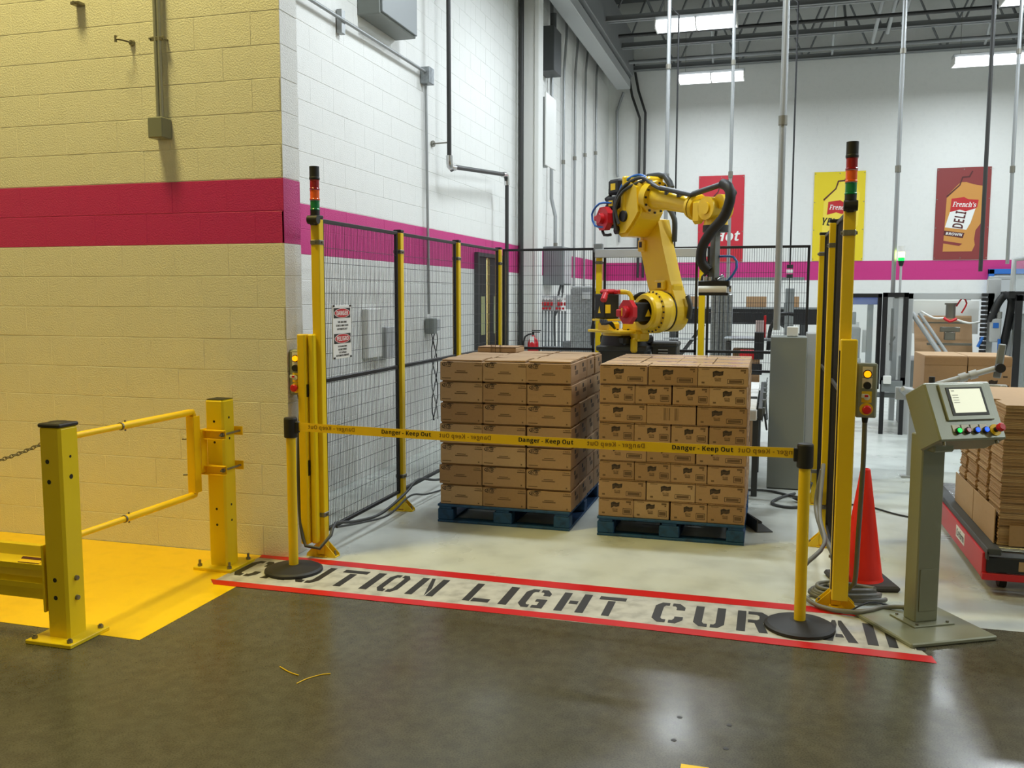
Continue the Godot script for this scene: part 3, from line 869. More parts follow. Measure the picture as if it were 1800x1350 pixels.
func fence_panel(a: Vector3, b: Vector3, label: String, low := 0.15) -> void:
	# black mesh panel from a to b: frame bars, middle rail, wires 20 mm apart
	var d := b - a
	var l := d.length()
	var o := thing("mesh_fence", label, "fence panel", a + V(0, low, 0), 0, "black mesh fence panels")
	o.basis = Basis(d.normalized(), Vector3.UP, d.normalized().cross(Vector3.UP))
	var h := 2.18 - low
	put("frame", Geo.new().box(V(l * 0.5, 0.01, 0), V(l, 0.025, 0.025), 0.003).box(V(l * 0.5, h, 0), V(l, 0.025, 0.025), 0.003).box(V(0.0125, h * 0.5, 0), V(0.025, h, 0.025), 0.003).box(V(l - 0.0125, h * 0.5, 0), V(0.025, h, 0.025), 0.003), M.black_steel, o)
	put("middle_rail", bx(V(l, 0.028, 0.025), 0.003, V(l * 0.5, 1.15 - low, 0)), M.black_steel, o)
	var g := Geo.new()
	var nw := int(l / 0.0225)
	for i in range(1, nw):
		var x := l * i / nw
		g.cyl(V(x, 0.02, 0), V(x, h, 0), 0.0017, 0.0017, 4, false)
	for i in range(1, int(h / 0.098)):
		g.cyl(V(0.02, i * 0.098, 0.003), V(l - 0.02, i * 0.098, 0.003), 0.0017, 0.0017, 4, false)
	put("wire_mesh", g, M.black_steel, o).set_meta("kind", "stuff")

func andon(p: Vector3, label: String) -> void:
	var o := thing("signal_tower", label, "signal light", p)
	var y := 0.0
	put("base", Geo.new().box(V(0, -0.045, 0.02), V(0.05, 0.06, 0.05), 0.01).cyl(V(-0.035, -0.04, 0.025), V(0.035, -0.04, 0.025), 0.028, 0.028, 14).cyl(V(0, -0.03, 0), V(0, 0.02, 0), 0.03, 0.03, 16), M.black_rubber, o)
	for q in [["green_lens", "lens_green"], ["orange_lens", "lens_orange"], ["red_lens", "lens_red"]]:
		put(q[0], Geo.new().lathe([Vector2(0, y + 0.02), Vector2(0.031, y + 0.02), Vector2(0.032, y + 0.026), Vector2(0.029, y + 0.03), Vector2(0.029, y + 0.076), Vector2(0.032, y + 0.08), Vector2(0, y + 0.08)], 20), M[q[1]], o)
		y += 0.064
	put("sounder_cap", Geo.new().lathe([Vector2(0, y + 0.02), Vector2(0.033, y + 0.02), Vector2(0.033, y + 0.03), Vector2(0.031, y + 0.035), Vector2(0.031, y + 0.10), Vector2(0, y + 0.102)], 20), M.black_rubber, o)

func control_box(p: Vector3, label: String) -> void:
	var o := thing("control_box", label, "control box", p)
	put("enclosure", Geo.new().box(V(0, 0.145, -0.035), V(0.105, 0.29, 0.07), 0.006).box(V(0, 0.145, 0.004), V(0.092, 0.275, 0.008), 0.003), M.olive_grey, o)
	var ys := [0.235, 0.175, 0.113, 0.048]
	for k in 3:
		put("legend_plate", bx(V(0.05, 0.055 if k < 2 else 0.06, 0.002), 0, V(0, ys[k] + (0.012 if k < 2 else 0.0), 0.009)), M.sign_white if k < 2 else M.tape_yellow, o)
	put("amber_lamp", Geo.new().cyl(V(0, ys[0], 0.008), V(0, ys[0], 0.026), 0.019, 0.017, 18), M.amber_glow, o)
	put("lamp_ring", Geo.new().cyl(V(0, ys[0], 0.008), V(0, ys[0], 0.016), 0.023, 0.023, 18), M.black_rubber, o)
	put("black_button", Geo.new().cyl(V(0, ys[1], 0.008), V(0, ys[1], 0.03), 0.02, 0.019, 18), M.black_rubber, o)
	put("key_switch", Geo.new().cyl(V(0, ys[2], 0.008), V(0, ys[2], 0.026), 0.016, 0.016, 14).box(V(-0.012, ys[2] + 0.008, 0.034), V(0.034, 0.022, 0.01), 0.003), M.white_plastic, o)
	put("switch_lever", Geo.new().box(V(-0.004, ys[2] + 0.008, 0.04), V(0.018, 0.012, 0.004), 0.001), M.red_plastic, o)
	put("stop_plate", Geo.new().cyl(V(0, ys[3], 0.008), V(0, ys[3], 0.01), 0.034, 0.034, 20), M.tape_yellow, o)
	put("stop_button", Geo.new().lathe([Vector2(0, 0.045), Vector2(0.018, 0.044), Vector2(0.024, 0.038), Vector2(0.024, 0.03), Vector2(0.012, 0.026), Vector2(0.012, 0.0), Vector2(0, 0)], 18).at(Transform3D()), M.red_plastic, o, V(0, ys[3], 0.008)).rotation_degrees.x = 90
	put("cable_gland", Geo.new().cyl(V(0.0, 0.0, -0.035), V(0.0, -0.03, -0.035), 0.018, 0.014, 14), M.black_rubber, o)

func build_fence() -> void:
	var zs := [-5.22, -6.53, -7.87, -9.2]
	var nm := ["nearest the aisle, behind the light curtain housing", "second from the aisle on the block wall side", "third from the aisle on the block wall side", "at the back corner by the black doors"]
	for k in 4:
		fence_post(V(-2.79, 0, zs[k]), "yellow square fence post " + nm[k], Vector3.RIGHT)
	var nm2 := ["first panel from the aisle, carrying the danger sign", "second panel from the aisle, beside the carton stack", "third panel from the aisle, before the black doors"]
	for k in 3:
		fence_panel(V(-2.79, 0, zs[k] - 0.045), V(-2.79, 0, zs[k + 1] + 0.045), "black mesh fence by block wall, " + nm2[k])
	var xs := [-2.79, -1.71, -0.67, 0.39]
	for k in [1, 2]:
		fence_post(V(xs[k], 0, -9.2), "yellow square fence post at the back of the cell, " + ["", "left of the robot base motor", "behind the gripper"][k], Vector3.RIGHT)
	for k in 3:
		fence_panel(V(xs[k] + 0.045, 0, -9.2), V(xs[k + 1] - 0.045, 0, -9.2), "black mesh fence at the back, " + ["between the black doors and the robot", "behind the robot", "between the gripper and the cabinet"][k], 0.15 if k < 2 else 0.95)
	var b := thing("fence_beam", "grey horizontal beam across the back fence behind the robot arm", "beam", V(-1.71, 2.13, -9.16))
	put("beam_tube", bx(V(1.12, 0.085, 0.06), 0.005, V(0.53, 0, 0.03)), M.light_grey, b)
	put("end_cap", bx(V(0.09, 0.09, 0.07), 0.006, V(0.0, 0.055, 0.02)), M.mid_grey, b)
	fence_post(V(0.385, 0, -5.14), "yellow square fence post nearest the aisle beside the orange cone", Vector3.LEFT)
	fence_post(V(0.385, 0, -6.38), "yellow square fence post, second from the aisle behind the cone", Vector3.LEFT)
	fence_post(V(0.385, 0, -7.68), "yellow square fence post, third from the aisle beside grey cabinet", Vector3.LEFT)
	fence_panel(V(0.405, 0, -5.19), V(0.405, 0, -6.33), "black mesh fence seen edge-on, panel nearest the orange cone")
	fence_panel(V(0.405, 0, -6.43), V(0.405, 0, -7.63), "black mesh fence seen edge-on, panel nearest the grey cabinet")
	# light curtain housings
	var o := thing("light_curtain_housing", "yellow light curtain housing fixed beside the post near the block wall", "light curtain", V(-2.83, 0.1, -5.16))
	put("channel", Geo.new().box(V(-0.03, 0.68, 0.02), V(0.055, 1.36, 0.07), 0.006), M.yellow_paint, o)
	put("sensor_bar", Geo.new().box(V(0.022, 0.68, 0.0), V(0.04, 1.36, 0.05), 0.008), M.guard_yellow, o)
	put("slot", Geo.new().box(V(0.0, 0.5, 0.03), V(0.006, 0.1, 0.02)).box(V(0.0, 1.0, 0.03), V(0.006, 0.08, 0.02)), M.black_steel, o)
	o = thing("light_curtain_housing", "yellow light curtain housing fixed in front of the post by cone", "light curtain", V(0.40, 0.06, -5.065))
	put("channel", bx(V(0.085, 1.42, 0.055), 0.006, V(0, 0.71, 0)), M.yellow_paint, o)
	put("sensor_window", bx(V(0.006, 1.3, 0.03), 0.001, V(-0.045, 0.71, 0)), M.black_steel, o)
	andon(V(-2.79, 2.22, -5.20), "unlit signal tower on the post near the block wall corner")
	andon(V(0.385, 2.22, -5.13), "unlit signal tower on the post above the orange cone")
	control_box(V(-2.905, 1.07, -5.13), "grey push button box half hidden behind the yellow housing by the wall")
	control_box(V(0.50, 1.06, -5.10), "grey push button box with amber lamp beside the post by cone")
	# danger sign on the first panel
	o = thing("danger_sign", "white danger sign in English and Spanish on the mesh fence", "sign", V(-2.765, 1.285, -5.36))
	o.basis = Basis(Vector3.FORWARD, Vector3.UP, Vector3.RIGHT)
	put("board", bx(V(0.27, 0.355, 0.004), 0.001, V(0.135, 0.1775, 0)), M.sign_white, o)
	var gb := Geo.new()
	var gw := Geo.new()
	for q in [[0.295, "DANGER"], [0.125, "PELIGRO"]]:
		gb.box(V(0.135, q[0] + 0.008, 0.0028), V(0.24, 0.066, 0.0012))
		var e := PackedVector2Array()
		var e2 := PackedVector2Array()
		for i in 24:
			e.append(Vector2(0.135 + cos(TAU * i / 24) * 0.108, q[0] + 0.008 + sin(TAU * i / 24) * 0.029))
			e2.append(Vector2(0.135 + cos(TAU * i / 24) * 0.114, q[0] + 0.008 + sin(TAU * i / 24) * 0.032))
		gw.prism(e2, 0.0034, 0.0040)
		put("red_oval", Geo.new().prism(e, 0.0040, 0.0046), M.sign_red, o)
		letters(gw, q[1], Transform3D(Basis(), V(0.135, q[0] + 0.008, 0.0046)), 0.17, 0.03)
	for q in [[0.243, "THIS MACHINE", 0.13], [0.220, "STARTS AND STOPS", 0.18], [0.197, "AUTOMATICALLY", 0.15], [0.080, "ESTA MAQUINA", 0.13], [0.060, "SE ENCIENDE", 0.12], [0.040, "Y SE APAGA", 0.11], [0.020, "AUTOMATICAMENTE", 0.19]]:
		letters(gb, q[1], Transform3D(Basis(), V(0.135, q[0], 0.002)), q[2], 0.0125, 0.001)
	put("black_print", gb, M.sign_black, o)
	put("white_lettering", gw, M.sign_white, o)
	put("fixing", Geo.new().box(V(0.015, 0.35, 0.004), V(0.02, 0.012, 0.004)).box(V(0.255, 0.35, 0.004), V(0.02, 0.012, 0.004)).box(V(0.015, 0.006, 0.004), V(0.02, 0.012, 0.004)).box(V(0.255, 0.006, 0.004), V(0.02, 0.012, 0.004)), M.black_steel, o)
	# cables along the fence foot
	solo("floor_cable", Geo.new().tube(curve([V(-2.90, 1.03, -5.165), V(-2.915, 0.7, -5.15), V(-2.90, 0.3, -5.12), V(-2.84, 0.10, -5.08), V(-2.74, 0.09, -5.08), V(-2.70, 0.16, -5.16), V(-2.74, 0.20, -5.3), V(-2.74, 0.14, -5.6), V(-2.73, 0.10, -6.0), V(-2.72, 0.16, -6.45), V(-2.71, 0.22, -6.7), V(-2.72, 0.12, -7.2), V(-2.72, 0.05, -8.0), V(-2.70, 0.02, -9.0)], 0.06), 0.011, 8), M.dark_grey, "dark grey cable from the button box by the wall along the fence foot", "cable")
	solo("floor_cable", Geo.new().tube(curve([V(-2.74, 0.17, -5.32), V(-2.73, 0.11, -5.7), V(-2.71, 0.07, -6.1), V(-2.70, 0.13, -6.5), V(-2.70, 0.06, -6.9), V(-2.68, 0.015, -7.6), V(-2.66, 0.012, -9.0)], 0.06), 0.008, 8), M.dark_grey, "dark cable sagging along the foot of the mesh near the wall", "cable")
	# coil by the right-hand post
	var pts := []
	for i in 130:
		var a := TAU * i / 26.0
		var r := 0.20 - 0.012 * sin(a * 0.37) - 0.018 * floorf(i / 26.0)
		pts.append(V(0.45 + r * cos(a) * 1.05 + 0.015 * sin(i * 0.21), 0.016 + 0.011 * i / 26.0 + 0.006 * sin(a * 2.0), -5.285 + r * sin(a) * 0.42))
	solo("coiled_cable", Geo.new().tube(pts, 0.013, 7), M.cable_grey, "coil of grey cable on the floor behind the post by the cone", "cable")
	solo("floor_cable", Geo.new().tube(curve([V(0.50, 1.03, -5.135), V(0.50, 0.8, -5.13), V(0.49, 0.45, -5.12), V(0.48, 0.14, -5.13), V(0.44, 0.06, -5.2), V(0.36, 0.07, -5.3)], 0.06), 0.013, 8), M.cable_grey, "grey cable hanging from the amber lamp button box to the coil", "cable")
	solo("floor_cable", Geo.new().tube(curve([V(0.36, 0.60, -6.2), V(0.33, 0.34, -5.9), V(0.34, 0.25, -5.5), V(0.22, 0.16, -5.3), V(0.20, 0.05, -5.22), V(0.30, 0.02, -5.05), V(0.5, 0.03, -4.98), V(0.62, 0.03, -5.1), V(0.74, 0.05, -5.08)], 0.06), 0.013, 8), M.cable_grey, "grey cable looping from the mesh over the coil towards the touch screen stand", "cable")
	solo("floor_cable", Geo.new().tube(curve([V(0.22, 0.006, -5.25), V(0.4, 0.006, -5.02), V(0.55, 0.05, -5.10), V(0.66, 0.012, -5.2), V(0.76, 0.03, -5.06)], 0.05), 0.005, 6), M.black_rubber, "thin black wire from the coil to the touch screen stand", "cable")
	for q in [[[0.36, 0.55, -6.28, 0.33, 0.3, -6.3, 0.36, 0.2, -5.9, 0.40, 0.16, -5.6, 0.40, 0.1, -5.3], "loose grey cable bundle along the edge-on mesh panels", 0.018, "cable_grey"], [[0.24, 0.012, -8.0, 0.12, 0.012, -7.8, 0.05, 0.012, -7.55, 0.2, 0.012, -7.45, 0.33, 0.012, -7.6, 0.22, 0.03, -7.75, 0.3, 0.1, -7.5, 0.34, 0.25, -7.3], "dark cable loop on the floor in front of the grey cabinet", 0.012, "dark_grey"], [[-0.3, 0.012, -8.0, 0.0, 0.012, -8.05, 0.2, 0.012, -7.9, 0.34, 0.03, -7.7], "dark cable on the floor along the foot of the grey cabinet", 0.010, "dark_grey"], [[0.50, 0.008, -7.6, 0.75, 0.008, -7.72, 1.0, 0.008, -7.45, 1.25, 0.008, -7.3], "thin black cable on the light floor behind the orange cone", 0.007, "black_rubber"]]:
		var pp := []
		var a: Array = q[0]
		for i in range(0, a.size(), 3):
			pp.append(V(a[i], a[i + 1], a[i + 2]))
		solo("floor_cable", Geo.new().tube(curve(pp, 0.05), q[2], 7), M[q[3]], q[1], "cable")

# ---- robot
func ring(c: Vector3, ax: Vector3, r: float, cnt: int, g: Geo, br: float, h: float) -> void:
	var s := ax.cross(Vector3.UP if absf(ax.y) < 0.9 else Vector3.RIGHT).normalized()
	var f := ax.cross(s)
	for i in cnt:
		var e := c + (s * cos(TAU * i / cnt) + f * sin(TAU * i / cnt)) * r
		g.cyl(e, e + ax * h, br, br, 6)

func build_robot() -> void:
	var pd := thing("robot_pedestal", "dark grey steel pedestal under the yellow robot arm", "pedestal", V(-1.33, 0, -8.55))
	put("column", bx(V(0.44, 1.2, 0.44), 0.012, V(0, 0.62, 0)), M.dark_grey, pd)
	put("top_plate", bx(V(0.48, 0.05, 0.48), 0.01, V(0, 1.215, 0)), M.dark_grey, pd)
	put("base_plate", bx(V(0.46, 0.03, 0.46), 0.006, V(0, 0.015, 0)), M.dark_grey, pd)
	var o := thing("palletising_robot", "yellow jointed palletising robot arm with black hose and gripper head", "robot", V(-1.33, 1.24, -8.55), -44.0)
	var b := V(0, -1.24, 0)   # the numbers below are heights above the floor
	var Y := 1.24
	put("base_casting", Geo.new().cyl(V(0, 0.0, 0), V(0, 0.09, 0), 0.24, 0.22, 24).box(V(0.02, 0.05, 0), V(0.4, 0.09, 0.36), 0.02), M.black_steel, o)
	# turret
	var g := Geo.new()
	g.box(V(0.0, 1.37 - Y, 0.05), V(0.52, 0.025, 0.42), 0.006)
	g.cyl(V(0, 0.09, 0), V(0, 0.145, 0), 0.22, 0.22, 28)
	g.box(V(0.2, 1.42 - Y, -0.02), V(0.34, 0.12, 0.2), 0.03)
	g.box(V(-0.08, 1.41 - Y, 0.14), V(0.22, 0.10, 0.12), 0.02)
	g.box(V(-0.1, 1.475 - Y, 0.15), V(0.2, 0.02, 0.2), 0.004)
	g.box(V(0.22, 1.33 - Y, 0.03), V(0.22, 0.09, 0.14), 0.02)
	g.box(V(0.25, 1.25 - Y, 0.09), V(0.07, 0.14, 0.05), 0.015)
	put("turret", g, M.robot_yellow, o)
	g = Geo.new()
	ring(V(0, 1.383 - Y, 0.0), Vector3.UP, 0.19, 12, g, 0.011, 0.012)
	put("turret_bolts", g, M.black_steel, o).set_meta("kind", "stuff")
	# shoulder drum, axis along local z
	var c := V(0.45, 1.56 - Y, 0)
	g = Geo.new()
	g.t = Transform3D(Basis(Vector3.RIGHT, PI / 2), c)
	g.lathe([Vector2(0.115, -0.02), Vector2(0.118, 0.145), Vector2(0.155, 0.145), Vector2(0.165, 0.125), Vector2(0.168, 0.06), Vector2(0.19, 0.05), Vector2(0.193, -0.02), Vector2(0.185, -0.05), Vector2(0.175, -0.085), Vector2(0.10, -0.09)], 40)
	put("shoulder_drum", g, M.robot_yellow, o)
	g = Geo.new()
	ring(c + V(0, 0, 0.054), Vector3.BACK, 0.179, 22, g, 0.008, 0.01)
	put("drum_bolts", g, M.black_steel, o).set_meta("kind", "stuff")
	put("drum_recess", Geo.new().cyl(c + V(0, 0, -0.03), c + V(0, 0, 0.01), 0.117, 0.117, 28), M.black_steel, o)
	g = Geo.new()
	g.box(c + V(-0.02, 0, 0.14), V(0.17, 0.17, 0.28), 0.012)
	put("shoulder_motor", g, M.black_rubber, o)
	g = Geo.new()
	var oct := PackedVector2Array()
	for i in 8:
		oct.append(Vector2(cos(TAU * (i + 0.5) / 8), sin(TAU * (i + 0.5) / 8)) * 0.115)
	g.t = Transform3D(Basis(), c + V(-0.02, 0, 0))
	g.prism(oct, 0.28, 0.325)
	g.cyl(V(0, 0, 0.325), V(0, 0, 0.37), 0.055, 0.05, 16)
	g.box(V(-0.04, -0.01, 0.36), V(0.07, 0.07, 0.05), 0.01)
	put("motor_cap", g, M.red_plastic, o)
	put("warning_label", Geo.new().at(Transform3D(Basis(Vector3.UP, PI / 2), c + V(0.066, -0.01, 0.14))).prism(P2([-0.035, -0.03, 0.035, -0.03, 0, 0.035]), 0.0, 0.0015), M.tape_yellow, o)
	put("warning_label", bx(V(0.016, 0.07, 0.002), 0, c + V(-0.02, 0.0, 0.371)), M.tape_yellow, o)
	put("warning_label", Geo.new().at(Transform3D(Basis(), V(-0.1, 1.57 - Y, 0.236))).prism(P2([-0.02, -0.03, 0.02, -0.03, 0, 0.035]), 0.0, 0.0015), M.tape_yellow, o)
	put("warning_label", Geo.new().at(Transform3D(Basis(Vector3.UP, PI / 2), V(-0.014, 1.58 - Y, 0.2))).prism(P2([-0.03, -0.04, 0.03, -0.04, 0.03, 0.04, -0.03, 0.04]), 0, 0.0015), M.tape_yellow, o)
	# waist motor standing on the turret
	put("waist_motor", bx(V(0.17, 0.235, 0.17), 0.012, V(-0.10, 1.605 - Y, 0.15)), M.black_rubber, o)
	g = Geo.new().box(V(-0.08, 1.74 - Y, 0.15), V(0.13, 0.05, 0.13), 0.02).cyl(V(-0.05, 1.72 - Y, 0.2), V(-0.02, 1.66 - Y, 0.25), 0.03, 0.03, 12).box(V(0.03, 1.74 - Y, 0.12), V(0.06, 0.04, 0.06), 0.01)
	put("connector_cap", g, M.red_plastic, o)
	g = Geo.new()
	g.tube(curve([V(0.04, 1.74 - Y, 0.1), V(0.12, 1.73 - Y, 0.06), V(0.15, 1.66 - Y, 0.04), V(0.14, 1.55 - Y, 0.05)], 0.03), 0.022, 8)
	put("cable_sleeve", g, M.tape_yellow, o)
	g = Geo.new()
	for k in 4:
		g.tube(curve([V(-0.03 + 0.03 * k, 1.48 - Y, 0.27), V(0.02 + 0.02 * k, 1.44 - Y, 0.29), V(0.08 + 0.02 * k, 1.46 - Y, 0.27), V(0.10, 1.40 - Y, 0.2)], 0.03), 0.011, 6)
	g.tube(curve([V(0.12, 1.68 - Y, 0.0), V(0.2, 1.72 - Y, -0.05), V(0.24, 1.62 - Y, -0.08)], 0.03), 0.025, 7)
	put("cables", g, M.black_rubber, o)
	# lower link
	g = Geo.new()
	var p := PackedVector2Array()
	for i in 17:
		var a := deg_to_rad(-195.0 + i * 210.0 / 16.0)
		p.append(Vector2(0.45 + 0.183 * cos(a), 1.56 - Y + 0.183 * sin(a)))
	p.append(Vector2(0.52, 1.84 - Y)); p.append(Vector2(0.40, 2.17 - Y)); p.append(Vector2(0.33, 2.40 - Y))
	p.append(Vector2(0.10, 2.44 - Y)); p.append(Vector2(0.07, 2.17 - Y)); p.append(Vector2(0.20, 1.80 - Y)); p.append(Vector2(0.24, 1.72 - Y))
	g.prism(p, -0.235, -0.10)
	g.box(V(0.40, 1.80 - Y, -0.09), V(0.15, 0.09, 0.05), 0.012)
	g.box(V(0.53, 1.76 - Y, -0.16), V(0.06, 0.10, 0.13), 0.015)
	g.box(V(0.12, 2.17 - Y, -0.10), V(0.10, 0.11, 0.06), 0.012)
	put("lower_link", g, M.robot_yellow, o)
	put("link_groove", Geo.new().cyl(c + V(0, 0, -0.098), c + V(0, 0, -0.088), 0.178, 0.178, 32), M.black_steel, o)
	put("access_cover", Geo.new().box(V(0.41, 1.80 - Y, -0.063), V(0.045, 0.045, 0.006)).box(V(0.12, 2.18 - Y, -0.068), V(0.035, 0.05, 0.006)), M.black_steel, o)
	put("rear_hose", Geo.new().tube(curve([V(0.62, 1.70 - Y, -0.22), V(0.66, 1.62 - Y, -0.22), V(0.645, 1.5 - Y, -0.22)], 0.03), 0.022, 8).tube(curve([V(0.36, 2.5 - Y, -0.2), V(0.42, 2.4 - Y, -0.22), V(0.40, 2.2 - Y, -0.24)], 0.04), 0.025, 8), M.dark_grey, o)
	# elbow casting
	g = Geo.new()
	p = P2([0.01, 2.36, 0.03, 2.29, 0.10, 2.245, 0.19, 2.25, 0.28, 2.32, 0.35, 2.39, 0.40, 2.45, 0.37, 2.70, 0.26, 2.77, 0.16, 2.78, 0.12, 2.66, 0.11, 2.52, 0.01, 2.47])
	for i in p.size():
		p[i].y -= Y
	g.prism(p, -0.10, 0.14)
	for i in p.size():
		p[i] = p[i].lerp(Vector2(0.16, 2.5 - Y), 0.12)
	g.prism(p, 0.14, 0.165)
	g.box(V(0.17, 2.62 - Y, 0.12), V(0.05, 0.34, 0.12), 0.012)
	g.box(V(0.05, 2.43 - Y, 0.17), V(0.12, 0.13, 0.06), 0.02)
	put("elbow_casting", g, M.robot_yellow, o)
	put("joint_cap", Geo.new().cyl(V(0.17, 2.43 - Y, 0.16), V(0.17, 2.43 - Y, 0.185), 0.055, 0.05, 18), M.black_steel, o)
	put("joint_cap", Geo.new().cyl(V(0.07, 2.31 - Y, 0.16), V(0.07, 2.31 - Y, 0.18), 0.04, 0.04, 14), M.black_steel, o)
	# motors at the back of the elbow
	g = Geo.new()
	g.box(V(0.01, 2.71 - Y, 0.10), V(0.18, 0.14, 0.15), 0.02)
	g.box(V(-0.01, 2.56 - Y, 0.11), V(0.18, 0.13, 0.15), 0.02)
	g.box(V(-0.09, 2.68 - Y, 0.11), V(0.06, 0.07, 0.06), 0.01)
	g.box(V(-0.12, 2.53 - Y, 0.12), V(0.07, 0.06, 0.06), 0.01)
	g.cyl(V(-0.08, 2.63 - Y, 0.13), V(-0.13, 2.60 - Y, 0.15), 0.025, 0.025, 10)
	g.tube(curve([V(-0.04, 2.70 - Y, 0.1), V(-0.1, 2.66 - Y, 0.12), V(-0.07, 2.58 - Y, 0.14), V(-0.1, 2.52 - Y, 0.12)], 0.03), 0.014, 6)
	put("wrist_motors", g, M.black_rubber, o)
	put("motor_label", Geo.new().box(V(0.01, 2.71 - Y, 0.177), V(0.07, 0.06, 0.003)).box(V(-0.01, 2.56 - Y, 0.187), V(0.06, 0.05, 0.003)), M.tape_yellow, o)
	g = Geo.new()
	g.box(V(-0.02, 2.42 - Y, 0.10), V(0.12, 0.17, 0.16), 0.015)
	put("elbow_motor", g, M.black_rubber, o)
	g = Geo.new()
	g.t = Transform3D(Basis(Vector3.UP, deg_to_rad(-6)), V(-0.05, 2.42 - Y, 0.19))
	g.prism(oct, 0.0, 0.06)
	g.cyl(V(0, 0, 0.06), V(0, 0, 0.10), 0.05, 0.045, 14)
	g.box(V(-0.08, 0.01, 0.06), V(0.08, 0.05, 0.05), 0.012)
	put("motor_cap", g, M.red_plastic, o)
	put("blue_air_hose", Geo.new().tube(curve([V(0.02, 2.56 - Y, 0.2), V(-0.1, 2.56 - Y, 0.25), V(-0.19, 2.47 - Y, 0.27), V(-0.15, 2.36 - Y, 0.26), V(0.0, 2.34 - Y, 0.24)], 0.04), 0.010, 7).tube(curve([V(0.10, 2.62 - Y, 0.18), V(0.17, 2.74 - Y, 0.16), V(0.30, 2.79 - Y, 0.10), V(0.45, 2.72 - Y, 0.08)], 0.04), 0.013, 7), M.blue_plastic, o)
	put("dress_hoses", Geo.new().tube(curve([V(0.10, 2.30 - Y, 0.2), V(0.08, 2.5 - Y, 0.21), V(0.17, 2.68 - Y, 0.19), V(0.35, 2.76 - Y, 0.12), V(0.5, 2.68 - Y, 0.1), V(0.62, 2.63 - Y, 0.1)], 0.05), 0.016, 7).tube(curve([V(0.14, 2.36 - Y, 0.2), V(0.11, 2.5 - Y, 0.22), V(0.20, 2.65 - Y, 0.2), V(0.4, 2.73 - Y, 0.1), V(0.55, 2.65 - Y, 0.08)], 0.05), 0.014, 7).tube(curve([V(0.3, 2.78 - Y, 0.0), V(0.48, 2.77 - Y, -0.05), V(0.56, 2.66 - Y, -0.06)], 0.05), 0.03, 8), M.dark_grey, o)
	put("lower_hose", Geo.new().tube(curve([V(-0.12, 2.33 - Y, 0.2), V(-0.06, 2.27 - Y, 0.22), V(0.02, 2.27 - Y, 0.2)], 0.03), 0.014, 7), M.black_rubber, o)
	# forearm
	var f0 := V(0.44, 2.58 - Y, 0.02)
	var f1 := V(0.985, 2.452 - Y, 0.02)
	var d := (f1 - f0).normalized()
	g = Geo.new()
	g.cyl(f0 - d * 0.06, f0 + d * 0.02, 0.15, 0.15, 28)
	g.cyl(f0 + d * 0.02, f0 + d * 0.11, 0.105, 0.088, 24)
	g.cyl(f0 + d * 0.10, f1 - d * 0.04, 0.088, 0.068, 24)
	g.box(f0 - d * 0.05 + V(0, 0.13, 0), V(0.12, 0.09, 0.18), 0.02)
	put("forearm", g, M.robot_yellow, o)
	g = Geo.new()
	ring(f0 + d * 0.02, d, 0.13, 12, g, 0.011, 0.012)
	put("flange_bolts", g, M.black_steel, o).set_meta("kind", "stuff")
	g = Geo.new()
	g.cyl(f1 - d * 0.045, f1 - d * 0.005, 0.105, 0.115, 26)
	g.cyl(f1 + d * 0.01, f1 + d * 0.04, 0.115, 0.105, 26)
	put("wrist_ring", g, M.robot_yellow, o)
	put("wrist_seal", Geo.new().cyl(f1 - d * 0.005, f1 + d * 0.01, 0.108, 0.108, 26), M.black_steel, o)
	g = Geo.new()
	g.box(V(1.09, 2.40 - Y, 0.09), V(0.12, 0.20, 0.06), 0.025)
	g.box(V(1.10, 2.41 - Y, -0.07), V(0.12, 0.18, 0.06), 0.025)
	g.cyl(V(1.04, 2.43 - Y, 0.0), V(1.16, 2.40 - Y, 0.0), 0.085, 0.08, 18)
	g.cyl(V(1.21, 2.42 - Y, -0.1), V(1.21, 2.42 - Y, 0.12), 0.095, 0.095, 24)
	g.cyl(V(1.21, 2.40 - Y, 0), V(1.205, 2.285 - Y, 0), 0.09, 0.10, 22)
	g.cyl(V(1.30, 2.47 - Y, -0.05), V(1.30, 2.47 - Y, 0.06), 0.06, 0.06, 16)
	put("wrist", g, M.robot_yellow, o)
	put("wrist_cover", Geo.new().cyl(V(1.21, 2.42 - Y, 0.12), V(1.21, 2.42 - Y, 0.132), 0.05, 0.05, 16), M.robot_yellow, o)
	put("tool_flange", Geo.new().cyl(V(1.205, 2.23 - Y, 0), V(1.205, 2.285 - Y, 0), 0.105, 0.105, 24), M.black_steel, o)
	# cable tray and black hose
	g = Geo.new().tube([V(0.60, 2.645 - Y, 0.1), V(1.02, 2.545 - Y, 0.1)], 0.022, 4).tube([V(1.02, 2.55 - Y, 0.1), V(1.40, 2.60 - Y, 0.1)], 0.024, 4).box(V(0.82, 2.575 - Y, 0.06), V(0.03, 0.06, 0.06), 0.004).box(V(0.66, 2.61 - Y, 0.06), V(0.03, 0.06, 0.06), 0.004)
	put("cable_tray", g, M.dark_grey, o)
	put("black_hose", Geo.new().tube(curve([V(1.38, 2.60 - Y, 0.1), V(1.45, 2.565 - Y, 0.1), V(1.475, 2.48 - Y, 0.1), V(1.41, 2.34 - Y, 0.1), V(1.28, 2.22 - Y, 0.12), V(1.18, 2.10 - Y, 0.12), V(1.16, 1.98 - Y, 0.1), V(1.20, 1.91 - Y, 0.06)], 0.03), 0.042, 12), M.black_rubber, o)
	put("thin_hose", Geo.new().tube(curve([V(1.22, 2.46 - Y, -0.12), V(1.3, 2.55 - Y, -0.12), V(1.38, 2.585 - Y, 0.05)], 0.04), 0.014, 7).tube(curve([V(1.20, 1.91 - Y, 0.06), V(1.15, 1.86 - Y, 0.08), V(1.14, 1.80 - Y, 0.08)], 0.03), 0.014, 7), M.dark_grey, o)
